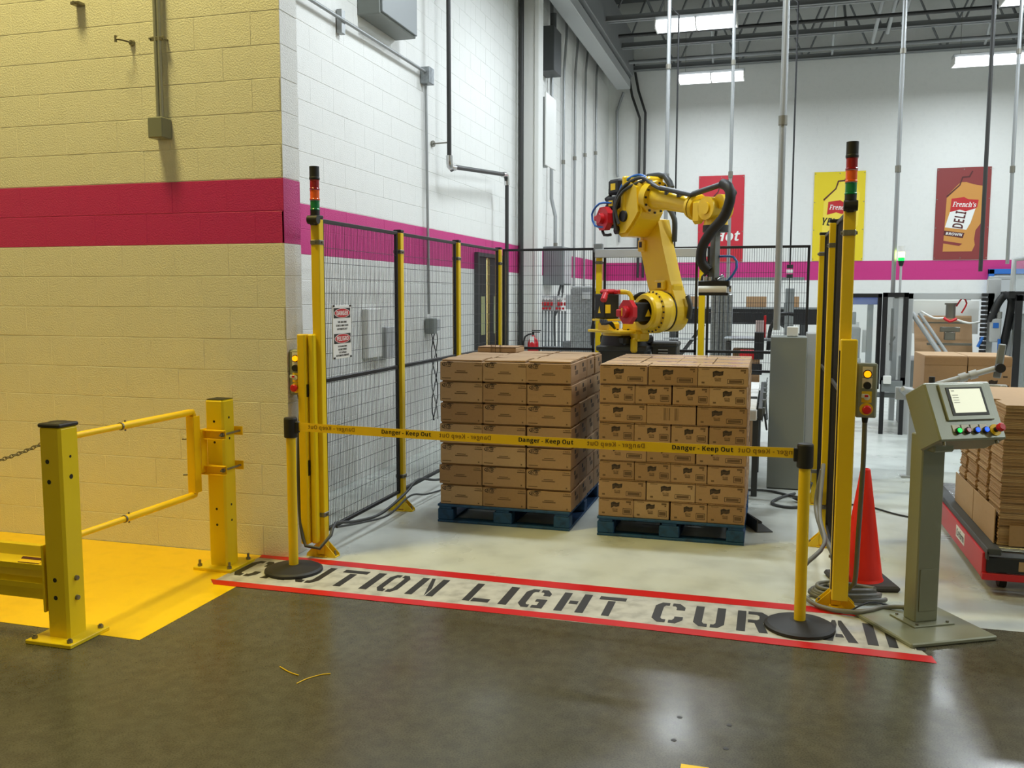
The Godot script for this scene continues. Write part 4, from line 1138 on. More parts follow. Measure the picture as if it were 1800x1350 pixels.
	put("blue_air_hose", Geo.new().tube(curve([V(1.24, 2.03 - Y, -0.02), V(1.36, 2.02 - Y, -0.06), V(1.40, 1.94 - Y, -0.06), V(1.33, 1.83 - Y, -0.03), V(1.22, 1.80 - Y, 0.0)], 0.03), 0.010, 7), M.blue_plastic, o)
	# gripper
	put("gripper_mast", bx(V(0.06, 0.44, 0.06), 0.004, V(1.205, 2.02 - Y, 0)), M.mid_grey, o)
	var gt := Transform3D(Basis(Vector3.UP, deg_to_rad(44)), V(1.205, 1.78 - Y, 0.0))
	put("gripper_plate", Geo.new().at(gt).box(V(0, 0.025, 0), V(0.25, 0.05, 0.2), 0.006).box(V(0, -0.06, 0), V(0.24, 0.025, 0.22), 0.004), M.black_steel, o)
	put("gripper_roller", Geo.new().at(gt).cyl(V(-0.12, -0.022, 0.09), V(0.105, -0.022, 0.09), 0.03, 0.03, 18), M.white_plastic, o)
	put("vacuum_fitting", Geo.new().at(gt).cyl(V(-0.07, 0.05, 0.06), V(-0.07, 0.085, 0.06), 0.02, 0.02, 12), M.chrome, o)
	put("vacuum_fitting", Geo.new().at(gt).cyl(V(-0.03, 0.05, 0.06), V(-0.03, 0.08, 0.06), 0.016, 0.016, 12), M.chrome, o)
	put("vacuum_fitting", Geo.new().at(gt).cyl(V(0.02, 0.06, 0.06), V(0.07, 0.09, 0.02), 0.016, 0.016, 12), M.chrome, o)
	put("vacuum_fitting", Geo.new().at(gt).cyl(V(0.12, -0.02, 0.0), V(0.14, -0.02, 0.0), 0.035, 0.035, 12), M.chrome, o)

# ---- pallets and cartons
func build_pallet(at: Vector3, label: String) -> void:
	# corner nearest the camera on the left, at floor level; 1.02 wide, 1.2 deep
	var o := thing("pallet", label, "pallet", at, 0, "blue wooden pallets")
	for k in 3:
		put("bottom_board", bx(V(0.10 if k != 1 else 0.14, 0.018, 1.0), 0.003, V(0.05 + 0.46 * k, 0.009, -0.6)), M.pallet_blue, o)
	for z in [-0.05, -1.15]:
		put("bottom_board", bx(V(1.02, 0.018, 0.1), 0.003, V(0.51, 0.009, z)), M.pallet_blue, o)
	for z in [-0.055, -0.6, -1.145]:
		for k in 3:
			put("block", bx(V(0.12 if k != 1 else 0.14, 0.085, 0.10), 0.006, V(0.06 + 0.45 * k, 0.0605, z)), M.pallet_blue, o)
	for k in 3:
		put("stringer_board", bx(V(0.1, 0.018, 1.19), 0.003, V(0.06 + 0.45 * k, 0.112, -0.6)), M.pallet_blue, o)
	for k in 9:
		put("deck_board", bx(V(1.02, 0.018, 0.11), 0.003, V(0.51, 0.13, -0.055 - k * 0.1363)), M.pallet_blue, o)

var carton_cache := {}
func carton_kind(w: float, h: float, d: float, style: String) -> Array:
	# [body, flaps, dark print, faint print, tape] meshes; origin at the middle of the base, front is +z
	var key := "%s%.3f" % [style, w]
	if carton_cache.has(key):
		return carton_cache[key]
	var gap := 0.013 if style == "oval" else 0.008
	var body := bx(V(w, h - gap, d), 0.004, V(0, (h - gap) * 0.5, 0))
	var fl := Geo.new()
	var pr := Geo.new()
	var fa := Geo.new()
	var tp: Geo = null
	var fz := d * 0.5
	if style == "oval":
		# top flaps split along the width, edges a little lifted at the front
		for s in [-1.0, 1.0]:
			fl.t = Transform3D(Basis(Vector3.RIGHT, deg_to_rad(1.6 * s)), V(0, h - 0.001, s * d * 0.252))
			fl.box(V(0, -0.004, -0.010 * s), V(w - 0.02, 0.011, d * 0.5 - 0.026), 0.001)
		fl.t = Transform3D()
		# oval swoosh mark with letters, product lines, small print
		var c := V(-w * 0.5 + 0.055, h - 0.034, fz)
		var arc := PackedVector2Array()
		for i in 15:
			var a := deg_to_rad(40.0 + i * 15.0)
			arc.append(Vector2(cos(a) * 0.040, sin(a) * 0.017))
		for i in 15:
			var a := deg_to_rad(40.0 + (14 - i) * 15.0)
			arc.append(Vector2(cos(a) * 0.0345, sin(a) * 0.0118 + 0.0008))
		pr.t = Transform3D(Basis(), c)
		pr.prism(arc, 0.0, 0.0007)
		pr.prism(P2([0.0, 0.0145, 0.055, 0.0145, 0.046, 0.020, 0.004, 0.0215]), 0.0, 0.0007)
		pr.prism(P2([-0.02, -0.0150, 0.040, -0.012, 0.02, -0.019]), 0.0, 0.0007)
		letters(pr, "ACW", Transform3D(Basis(), c + V(0.004, 0.001, 0)), 0.062, 0.019, 0.0007, "Droid Sans", 700, false, 0.25)
		letters(fa, "17004", Transform3D(Basis(), V(w * 0.5 - 0.035, h - 0.026, fz)), 0.05, 0.011, 0.0006)
		fa.box(V(w * 0.5 - 0.032, h - 0.040, fz), V(0.06, 0.007, 0.001))
		fa.box(V(0.0, h * 0.5 - 0.004, fz), V(0.07, 0.006, 0.001))
		fa.box(V(0.0, h * 0.5 - 0.016, fz), V(0.10, 0.007, 0.001))
		fa.box(V(-w * 0.5 + 0.05, 0.018, fz), V(0.07, 0.006, 0.001))
		fa.box(V(w * 0.5 - 0.03, 0.018, fz), V(0.01, 0.011, 0.001))
		# end panel print, +x
		pr.t = Transform3D(Basis(Vector3.UP, PI / 2), V(w * 0.5, h * 0.5, 0.0))
		pr.box(V(0.0, 0.03, 0.0), V(0.045, 0.03, 0.001))
		fa.t = pr.t
		fa.box(V(0.05, -0.01, 0.0), V(0.10, 0.03, 0.001))
	elif style == "plain":
		for i in 9:
			var x := -0.055 + 0.0125 * i + (0.004 if i % 3 == 0 else 0.0)
			if i > 3 and i < 6:
				continue
			fa.box(V(x, h * 0.52, fz), V(0.003 + 0.003 * (i % 2), 0.085, 0.001))
	else:
		# flag mark, word below, panel at the lower right, codes
		var c := V(-w * 0.10 if style == "flag_wide" else -0.005, h - 0.048, fz)
		var k := 1.0 if style == "flag_wide" else 0.86
		pr.t = Transform3D(Basis(), c)
		pr.prism(P2([-0.036 * k, 0.014, -0.012 * k, 0.023, 0.012 * k, 0.015, 0.036 * k, 0.021, 0.033 * k, -0.008, 0.008 * k, -0.014, -0.012 * k, -0.011, -0.034 * k, -0.024]), 0.0, 0.0007)
		letters(fa, "French's", Transform3D(Basis(Vector3.BACK, 0.06), c + V(0, 0.0, 0.0008)), 0.056 * k, 0.018, 0.0004, "Droid Serif", 700, false, 0.2)
		letters(fa, "YELLOW", Transform3D(Basis(), c + V(-0.002, -0.034, 0)), 0.045 * k, 0.016, 0.0006)
		fa.box(c + V(0.0, -0.047, 0), V(0.04 * k, 0.006, 0.001))
		fa.box(V(w * 0.5 - 0.035, h - 0.022, fz), V(0.035, 0.012, 0.001))
		fa.box(V(w * 0.5 - 0.025, h - 0.036, fz), V(0.012, 0.010, 0.001))
		fa.box(V(-w * 0.5 + 0.035, 0.025, fz), V(0.02, 0.012, 0.001))
		fa.box(V(-w * 0.5 + 0.05, h - 0.018, fz), V(0.05, 0.004, 0.001))
		var pw := 0.105 if style == "flag_wide" else 0.058
		var ph := 0.03 if style == "flag_wide" else 0.042
		var pc := V(w * 0.5 - (0.085 if style == "flag_wide" else 0.045), 0.022 + ph * 0.5, fz)
		for e in [[V(0, ph * 0.5, 0), V(pw, 0.003, 0.0012)], [V(0, -ph * 0.5, 0), V(pw, 0.003, 0.0012)], [V(pw * 0.5, 0, 0), V(0.003, ph, 0.0012)], [V(-pw * 0.5, 0, 0), V(0.003, ph, 0.0012)]]:
			pr.t = Transform3D()
			pr.box(pc + e[0], e[1])
		fa.box(pc, V(pw * 0.8, ph * 0.6, 0.001))
		# end panel
		pr.t = Transform3D(Basis(Vector3.UP, PI / 2), V(w * 0.5, h * 0.45, 0.0))
		for e in [[V(0, 0.022, 0), V(0.06, 0.003, 0.0012)], [V(0, -0.022, 0), V(0.06, 0.003, 0.0012)], [V(0.03, 0, 0), V(0.003, 0.044, 0.0012)], [V(-0.03, 0, 0), V(0.003, 0.044, 0.0012)]]:
			pr.box(e[0], e[1])
	if style != "oval":
		# scalloped flap edge along the front of the lid
		fl.t = rot(Vector3.RIGHT, 90, V(0, h, 0))
		var edge := PackedVector2Array()
		edge.append(Vector2(-w * 0.5 + 0.002, -d * 0.5 + 0.002))
		var nn := int(w / 0.011)
		for i in nn:
			var x0 := -w * 0.5 + 0.002 + (w - 0.004) * i / nn
			var x1 := -w * 0.5 + 0.002 + (w - 0.004) * (i + 1) / nn
			edge.append(Vector2(x0, fz - 0.001))
			edge.append(Vector2((x0 + x1) * 0.5, fz + 0.004))
		edge.append(Vector2(w * 0.5 - 0.002, fz - 0.001))
		edge.append(Vector2(w * 0.5 - 0.002, -d * 0.5 + 0.002))
		fl.prism(edge, 0.0, 0.004)
		fl.t = Transform3D()
		tp = Geo.new().box(V(0, h + 0.0005, 0), V(w * 0.98, 0.001, 0.05)).box(V(w * 0.1, h + 0.0007, 0.02), V(0.10, 0.0012, 0.09))
	carton_cache[key] = [body.mesh(), fl.mesh() if fl.v.size() else null, pr.mesh() if pr.v.size() else null, fa.mesh(), tp.mesh() if tp else null]
	return carton_cache[key]

func carton(at: Vector3, w: float, h: float, d: float, style: String, label: String, group: String, top := false, turn := 0.0) -> void:
	var k := carton_kind(w, h, d, style)
	var o := thing("carton", label, "carton", at, turn + rng.randf_range(-0.5, 0.5), group)
	put("box_body", k[0], M[["kraft", "kraft", "kraft_pale", "kraft_dark"][rng.randi() % 4]], o)
	if k[1]:
		var fl := put("lid_flaps", k[1], M.kraft_pale if top else M.kraft, o)
		if top and style == "oval":
			fl.position.y = 0.004
			fl.rotation_degrees = V(rng.randf_range(-1.0, 1.6), 0, rng.randf_range(-1.0, 1.0))
	if k[2]: put("printed_mark", k[2], M.carton_print, o)
	if k[3]: put("faint_print", k[3], M.carton_print_faint, o)
	if k[4] and top: put("packing_tape", k[4], M.packing_tape, o)

func build_pallets() -> void:
	var ord := ["top", "second", "third", "fourth", "fifth", "sixth", "seventh", "bottom"]
	build_pallet(V(-2.385, 0, -6.27), "blue wooden pallet under the cartons marked with an oval")
	build_pallet(V(-1.155, 0, -6.23), "blue wooden pallet under the cartons marked with a flag")
	# near the block wall: three across, four deep, seven layers; the hidden heart of the stack is left out
	var cols := ["near the mesh fence", "in the middle", "near the other stack"]
	var back := ["", "second from the front", "third from the front", "at the back"]
	for lay in 7:
		var ln: String = "top layer" if lay == 6 else ("bottom layer" if lay == 0 else ord[6 - lay] + " layer down")
		for row in 4:
			for col in 3:
				if row > 0 and col < 2 and lay < 6:
					continue
				var jx := rng.randf_range(-0.006, 0.006)
				var at := V(-2.37 + 0.167 + 0.337 * col + jx, 0.139 + lay * 0.156, -6.285 - 0.148 - row * 0.299 + rng.randf_range(-0.005, 0.005))
				var place: String = ("front, " + cols[col]) if row == 0 else (("flag side, " + back[row]) if lay < 6 else (back[row] + ", " + cols[col]))
				carton(at, 0.332, 0.155, 0.295, "oval", "brown carton with oval mark, %s, %s" % [ln, place], "oval-mark cartons on the blue pallet", lay == 6)
	carton(V(-2.18, 1.236, -7.26), 0.332, 0.045, 0.26, "oval_lid" if false else "plain", "flat brown carton lid lying on the back of the oval-mark stack", "", false)
	# by the cabinet: eight layers, three wide and four wide by turns
	var c3 := ["by the other stack", "middle", "by the cabinet"]
	var c4 := ["by the other stack", "second along", "third along", "by the cabinet"]
	for lay in 8:
		var ln: String = "top layer" if lay == 7 else ("bottom layer" if lay == 0 else ord[7 - lay] + " layer down")
		var wide := lay % 2 == 1
		var rows := [3, 4, 4, 3] if wide else [4, 3, 3, 4]
		var z := -6.245
		for row in 4:
			var nc: int = rows[row]
			var w := 0.338 if nc == 3 else 0.2525
			var d := 0.25 if nc == 3 else 0.338
			for col in nc:
				if row > 0 and col < nc - 1 and lay < 7:
					continue
				var at := V(-1.15 + (1.014 / nc) * (col + 0.5) + rng.randf_range(-0.004, 0.004), 0.139 + lay * 0.136, z - d * 0.5 + rng.randf_range(-0.004, 0.004))
				var style := "flag_wide" if nc == 3 else "flag_narrow"
				if lay == 5 and row == 0 and col == 1:
					style = "plain"
				var name: String = c3[col] if nc == 3 else c4[col]
				var place: String = ("front, " + name) if row == 0 else (("cabinet side, " + back[row]) if lay < 7 else (back[row] + ", " + name))
				var head := "brown carton with flag mark" if style != "plain" else "brown carton with faint barcode and no flag"
				carton(at, w - 0.003, 0.1345, d - 0.003, style, "%s, %s, %s" % [head, ln, place], "flag-mark cartons on the blue pallet", lay == 7)
			z -= d

# ---- things at the front
func bollard(at: Vector3, label: String, h: float, cap: bool) -> Node3D:
	var o := thing("bollard_post", label, "bollard", at, 0, "square yellow guard posts")
	put("tube", Geo.new().box(V(0, h * 0.5, 0), V(0.127, h, 0.127), 0.012), M.guard_yellow, o)
	put("base_plate", bx(V(0.27, 0.02, 0.27), 0.003, V(0, 0.01, 0)), M.guard_yellow, o)
	if cap:
		put("cap", Geo.new().box(V(0, h + 0.006, 0), V(0.132, 0.02, 0.132), 0.006).lathe([Vector2(0, h + 0.022), Vector2(0.04, h + 0.021), Vector2(0.06, h + 0.012)], 20), M.black_rubber, o)
	else:
		put("open_top", bx(V(0.115, 0.002, 0.115), 0, V(0, h + 0.0005, 0)), M.black_steel, o)
	for q in [[-0.105, 0.105], [0.105, 0.105], [0.105, -0.105], [-0.105, -0.105]]:
		put("anchor_bolt", Geo.new().cyl(V(q[0], 0.02, q[1]), V(q[0], 0.034, q[1]), 0.014, 0.014, 6).cyl(V(q[0], 0.03, q[1]), V(q[0], 0.06 if not cap else 0.04, q[1]), 0.008, 0.008, 8), M.bolt_steel, o)
	return o

func build_front() -> void:
	var o := bollard(V(-3.343, 0, -3.585), "square yellow guard post with black cap nearest the camera, chain and rail attached", 1.07, true)
	var g := Geo.new()
	for q in [[-0.015, 0.90], [-0.01, 0.80], [-0.005, 0.31], [-0.005, 0.22]]:
		put("hole", Geo.new().cyl(V(q[0], q[1], 0.06), V(q[0], q[1], 0.0645), 0.0115, 0.0115, 12), M.black_steel, o)
	for q in [[0.90, 0.0, 0.007], [0.80, 0.0, 0.012]]:
		put("hole", Geo.new().cyl(V(0.06, q[0] + 0.02, q[1]), V(0.0645, q[0] + 0.02, q[1]), q[2], q[2], 12), M.black_steel, o)
	put("side_bolt", Geo.new().cyl(V(0.062, 0.31, 0.0), V(0.075, 0.31, 0.0), 0.014, 0.012, 8).cyl(V(0.062, 0.21, 0.0), V(0.075, 0.21, 0.0), 0.014, 0.012, 8), M.bolt_steel, o)
	o = bollard(V(-3.285, 0, -4.845), "square yellow guard post by the block wall carrying the swing gate", 1.065, false)
	g = Geo.new()
	for y in [0.93, 0.80, 0.38, 0.28]:
		put("hole", Geo.new().cyl(V(0.0, y, 0.06), V(0.0, y, 0.0642), 0.008, 0.008, 10), M.black_steel, o)
		put("hole", Geo.new().cyl(V(0.06, y + 0.02, 0.0), V(0.0642, y + 0.02, 0.0), 0.008, 0.008, 10), M.black_steel, o)
	# swing gate between the two posts
	o = thing("swing_gate", "yellow tubular swing gate clamped to the post by the block wall", "gate", V(-3.36, 0, -4.845))
	for y in [1.0, 0.49]:
		put("gate_rail", Geo.new().cyl(V(0.0, y, 0.20), V(0.0, y, 0.80), 0.0205, 0.0205, 14).cyl(V(0, y, 0.79), V(0.0, y, 1.20), 0.0165, 0.0165, 14), M.gate_yellow, o)
		put("rail_joint", Geo.new().cyl(V(0, y, 0.795), V(0, y, 0.805), 0.0215, 0.0215, 14).cyl(V(0, y - 0.03, 0.765), V(0, y + 0.03, 0.765), 0.005, 0.005, 8), M.bolt_steel, o)
	put("gate_stile", Geo.new().tube([V(0, 1.0, 0.21), V(0, 1.0, 0.18), V(0, 0.97, 0.165), V(0, 0.52, 0.165), V(0, 0.49, 0.18), V(0, 0.49, 0.21)], 0.0205, 12), M.gate_yellow, o)
	put("hinge_channel", Geo.new().box(V(0.0, 0.74, 0.20), V(0.05, 0.47, 0.006), 0.001).box(V(0.025, 0.74, 0.17), V(0.006, 0.47, 0.06), 0.001).box(V(-0.025, 0.74, 0.17), V(0.006, 0.47, 0.06), 0.001), M.gate_yellow, o)
	put("hinge_plate", Geo.new().box(V(0.03, 0.755, 0.11), V(0.006, 0.27, 0.06), 0.001).box(V(0.045, 0.86, 0.085), V(0.06, 0.03, 0.012), 0.001).box(V(0.045, 0.65, 0.085), V(0.06, 0.03, 0.012), 0.001), M.gate_yellow, o)
	for y in [0.855, 0.635]:
		put("clamp_bar", Geo.new().box(V(0.075, y, 0.092), V(0.20, 0.055, 0.006), 0.001).box(V(0.075, y + 0.026, 0.107), V(0.20, 0.005, 0.03), 0.001).box(V(0.075, y - 0.026, 0.107), V(0.20, 0.005, 0.03), 0.001).box(V(0.075, y, -0.09), V(0.20, 0.055, 0.006), 0.001), M.gate_yellow, o)
		put("clamp_bolt", Geo.new().cyl(V(0.0, y, -0.1), V(0.0, y, 0.12), 0.007, 0.007, 8).cyl(V(0.155, y, -0.1), V(0.155, y, 0.125), 0.007, 0.007, 8).cyl(V(0.0, y, 0.095), V(0.0, y, 0.108), 0.014, 0.014, 6).cyl(V(0.155, y, 0.095), V(0.155, y, 0.108), 0.014, 0.014, 6), M.bolt_steel, o)
		put("hinge_bolt", Geo.new().cyl(V(-0.06, y - 0.02, 0.2), V(0.02, y - 0.02, 0.15), 0.006, 0.006, 8).cyl(V(-0.03, y - 0.02, 0.181), V(-0.018, y - 0.02, 0.174), 0.012, 0.012, 6), M.bolt_steel, o)
	# corrugated bumper rail running off to the left
	o = thing("guard_rail", "corrugated yellow bumper rail bolted to the near guard post", "guard rail", V(-3.417, 0.18, -3.60))
	var prof := P2([0.0, 0.0, 0.03, 0.005, 0.035, 0.06, 0.075, 0.075, 0.08, 0.105, 0.04, 0.12, 0.035, 0.155, 0.075, 0.17, 0.08, 0.20, 0.035, 0.225, 0.02, 0.275, 0.0, 0.28, -0.01, 0.275, 0.01, 0.22, 0.062, 0.195, 0.06, 0.178, 0.02, 0.162, 0.02, 0.115, 0.062, 0.10, 0.06, 0.083, 0.02, 0.068, 0.015, 0.012, -0.002, 0.008])
	put("rail_beam", Geo.new().at(Transform3D(Basis(Vector3.UP, -PI / 2), Vector3.ZERO)).prism(prof, 0.0, 4.2), M.guard_yellow, o)
	put("end_plate", bx(V(0.012, 0.34, 0.10), 0.002, V(-0.002, 0.13, 0.03)), M.guard_yellow, o)
	var st := put("warning_sticker", Geo.new().at(Transform3D(Basis(Vector3.RIGHT, deg_to_rad(-61)), V(-0.09, 0.2137, 0.0585))).box(Vector3.ZERO, V(0.13, 0.04, 0.001)), M.tape_yellow, o)
	put("sticker_print", Geo.new().at(Transform3D(Basis(Vector3.RIGHT, deg_to_rad(-61)), V(-0.09, 0.2142, 0.0588))).box(V(0, 0.01, 0.0003), V(0.125, 0.016, 0.001)).box(V(0, -0.019, 0.0003), V(0.128, 0.003, 0.001)), M.print_brown, st)
	# chain
	o = thing("barrier_chain", "brass coloured chain sagging from the near guard post", "chain", V(-3.41, 0.99, -3.585))
	var tor := Geo.new()
	var lp := []
	for i in 13:
		var a := TAU * i / 12.0
		lp.append(V(cos(a) * 0.009, sin(a) * 0.017, 0))
	tor.tube(lp, 0.0026, 6)
	var tm := tor.mesh()
	for i in 60:
		var x := -0.024 * i * 0.94
		var yy := 0.11 * (pow((x + 1.0) / 1.0, 2.0) - 1.0) * 2.0
		var sl := atan2(0.44 * (x + 1.0), 1.0)
		var q := put("link", tm, M.bolt_steel, o, V(x, yy, 0))
		q.basis = Basis(Vector3.BACK, sl + PI / 2) * Basis(Vector3.UP, deg_to_rad(90.0 * (i % 2) + 20.0))
	# belt barrier posts and belt
	var hs := [V(-2.805, 0, -4.865), V(0.186, 0, -4.74)]
	for k in 2:
		o = thing("barrier_post", "yellow belt barrier post with black head and round base, %s" % ["near the block wall", "beside the touch screen stand"][k], "barrier post", hs[k], 0, "belt barrier posts")
		put("base", Geo.new().lathe([Vector2(0, 0), Vector2(0.172, 0.0), Vector2(0.178, 0.006), Vector2(0.176, 0.018), Vector2(0.16, 0.026), Vector2(0.05, 0.045), Vector2(0, 0.047)], 48), M.black_rubber, o)
		put("tube", Geo.new().cyl(V(0, 0.04, 0), V(0, 0.86, 0), 0.029, 0.029, 24), M.yellow_paint, o)
		put("belt_head", Geo.new().lathe([Vector2(0.0, 0.84), Vector2(0.038, 0.84), Vector2(0.0405, 0.846), Vector2(0.0405, 0.955), Vector2(0.037, 0.963), Vector2(0.0, 0.965)], 24).box(V(0.042 if k == 0 else -0.042, 0.905, 0), V(0.03, 0.07, 0.03), 0.004), M.black_rubber, o)
	var a0 := V(-2.75, 0.908, -4.864)
	var a1 := V(0.135, 0.912, -4.742)
	var dd := a1 - a0
	var bl := dd.length()
	o = thing("barrier_belt", "yellow Danger - Keep Out belt stretched between the two barrier posts", "barrier belt", a0)
	o.basis = Basis(dd.normalized(), Vector3.UP, dd.normalized().cross(Vector3.UP))
	g = Geo.new()
	var sag := func(x: float) -> float: return -0.010 * (1.0 - pow(2.0 * x / bl - 1.0, 2.0))
	for i in 40:
		var x0 := bl * i / 40.0
		var x1 := bl * (i + 1) / 40.0
		var y0: float = sag.call(x0)
		var y1: float = sag.call(x1)
		for z in [0.0008, -0.0008]:
			g.quad(V(x0, y0 - 0.026, z), V(x1, y1 - 0.026, z), V(x1, y1 + 0.026, z), V(x0, y0 + 0.026, z), V(0, 0, signf(z)))
		g.quad(V(x0, y0 + 0.026, 0.0008), V(x1, y1 + 0.026, 0.0008), V(x1, y1 + 0.026, -0.0008), V(x0, y0 + 0.026, -0.0008), Vector3.UP)
		g.quad(V(x0, y0 - 0.026, 0.0008), V(x1, y1 - 0.026, 0.0008), V(x1, y1 - 0.026, -0.0008), V(x0, y0 - 0.026, -0.0008), Vector3.DOWN)
	put("belt", g, M.tape_yellow, o)
	var gd := Geo.new()
	var gg := Geo.new()
	for q in [[0.719, 0], [1.569, 0], [2.425, 0], [0.225, 1], [1.088, 1], [1.963, 1], [2.765, 1]]:
		var x: float = q[0]
		var y: float = sag.call(x)
		var s1: float = (sag.call(x + 0.1) - sag.call(x - 0.1)) / 0.2
		letters(gd if q[1] == 0 else gg, "Danger - Keep Out", Transform3D(Basis(Vector3.BACK, s1), V(x, y, 0.001)), 0.315, 0.033, 0.0005, "Droid Sans", 700, q[1] == 1)
		# printed the same way round on the far face
		letters(gd if q[1] == 1 else gg, "Danger - Keep Out", Transform3D(Basis(Vector3.UP, PI) * Basis(Vector3.BACK, -s1), V(x, y, -0.001)), 0.315, 0.033, 0.0005, "Droid Sans", 700, q[1] == 0)
	put("lettering", gd, M.sign_black, o)
	put("show_through_lettering", gg, M.ghost_print, o)
	# cone
	o = thing("traffic_cone", "orange red traffic cone on a dark rubber base behind the post", "traffic cone", V(0.56, 0, -5.60), 14.0)
	put("base", bx(V(0.34, 0.035, 0.34), 0.012, V(0, 0.0175, 0)), M.rubber_base, o)
	put("cone_shell", Geo.new().lathe([Vector2(0.125, 0.035), Vector2(0.118, 0.05), Vector2(0.028, 0.69), Vector2(0.024, 0.695), Vector2(0.02, 0.695), Vector2(0.105, 0.036)], 36), M.cone_orange, o)

func build_panel_stand() -> void:
	var o := thing("touch_panel_stand", "olive grey touch screen stand with lit push buttons and square base plate", "control panel", V(0.81, 0, -4.98), 29.2)
	put("base_plate", bx(V(0.49, 0.024, 0.50), 0.006, V(-0.035, 0.012, 0.03)), M.olive_grey, o)
	put("foot_flange", bx(V(0.24, 0.008, 0.20), 0.002, V(-0.01, 0.028, 0.0)), M.olive_grey, o)
	var g := Geo.new()
	for q in [[-0.1, 0.08], [0.08, 0.08], [0.08, -0.08], [-0.1, -0.08]]:
		g.cyl(V(q[0], 0.03, q[1]), V(q[0], 0.04, q[1]), 0.008, 0.008, 6)
	put("flange_bolts", g, M.bolt_steel, o)
	put("column", bx(V(0.135, 0.98, 0.095), 0.006, V(-0.02, 0.52, 0.0)), M.olive_grey, o)
	put("access_cover", bx(V(0.10, 0.22, 0.004), 0.001, V(-0.02, 0.20, 0.0495)), M.olive_grey, o)
	# tilted enclosure
	var tilt := deg_to_rad(-27.5)
	var bs := Basis(Vector3.RIGHT, tilt)
	var w := 0.384
	var h := 0.309
	var org := V(-0.107 + w * 0.5, 1.004, 0.20)
	var t := Transform3D(bs, org)
	put("enclosure", Geo.new().at(t).box(V(0, h * 0.5, -0.085), V(w, h, 0.165), 0.008), M.olive_grey, o)
	put("mount_bracket", Geo.new().box(V(-0.02, 1.0, 0.06), V(0.12, 0.14, 0.12), 0.008), M.olive_grey, o)
	put("screen_bezel", Geo.new().at(t).box(V(0.012, h - 0.112, 0.004), V(0.27, 0.195, 0.010), 0.004), M.olive_grey, o)
	put("screen_frame", Geo.new().at(t).box(V(0.016, h - 0.110, 0.010), V(0.212, 0.150, 0.004), 0.001), M.dark_grey, o)
	var sc := put("screen", Geo.new().at(t).box(V(0.017, h - 0.108, 0.0125), V(0.178, 0.126, 0.002)), M.screen_glow, o)
	g = Geo.new().at(t)
	for k in 4:
		g.box(V(-0.048, h - 0.078 - k * 0.013, 0.014), V(0.034, 0.003, 0.001))
	g.box(V(-0.055, h - 0.055, 0.014), V(0.018, 0.005, 0.001))
	put("screen_lines", g, M.light_grey, sc)
	var cols := ["green_glow", "lens_red", "blue_glow", "blue_glow"]
	var names := ["green_light_button", "red_button", "blue_light_button", "blue_light_button"]
	for k in 4:
		var x := -0.085 + 0.052 * k
		put("legend_plate", Geo.new().at(t).box(V(x, 0.062, 0.0005), V(0.042, 0.034, 0.002)), M.white_plastic, o)
		put("button_ring", Geo.new().at(t).cyl(V(x + 0.004, 0.046, 0), V(x + 0.004, 0.046, 0.014), 0.0165, 0.0165, 20), M.black_rubber, o)
		put(names[k], Geo.new().at(t).cyl(V(x + 0.004, 0.046, 0.01), V(x + 0.004, 0.046, 0.019), 0.0125, 0.0115, 18), M[cols[k]], o)
	put("stop_plate", Geo.new().at(t).cyl(V(0.135, 0.046, 0), V(0.135, 0.046, 0.003), 0.030, 0.030, 24), M.tape_yellow, o)
	put("stop_stem", Geo.new().at(t).cyl(V(0.135, 0.046, 0), V(0.135, 0.046, 0.035), 0.013, 0.013, 16), M.black_rubber, o)
	put("stop_button", Geo.new().at(t).cyl(V(0.135, 0.046, 0.03), V(0.135, 0.046, 0.048), 0.020, 0.0215, 20).cyl(V(0.135, 0.046, 0.048), V(0.135, 0.046, 0.054), 0.0215, 0.014, 20), M.red_plastic, o)
	put("key_latch", Geo.new().at(t).cyl(V(-0.16, 0.0, -0.02), V(-0.165, -0.02, -0.02), 0.008, 0.008, 10).cyl(V(0.15, 0.0, -0.03), V(0.15, -0.015, -0.03), 0.01, 0.01, 10), M.bolt_steel, o)

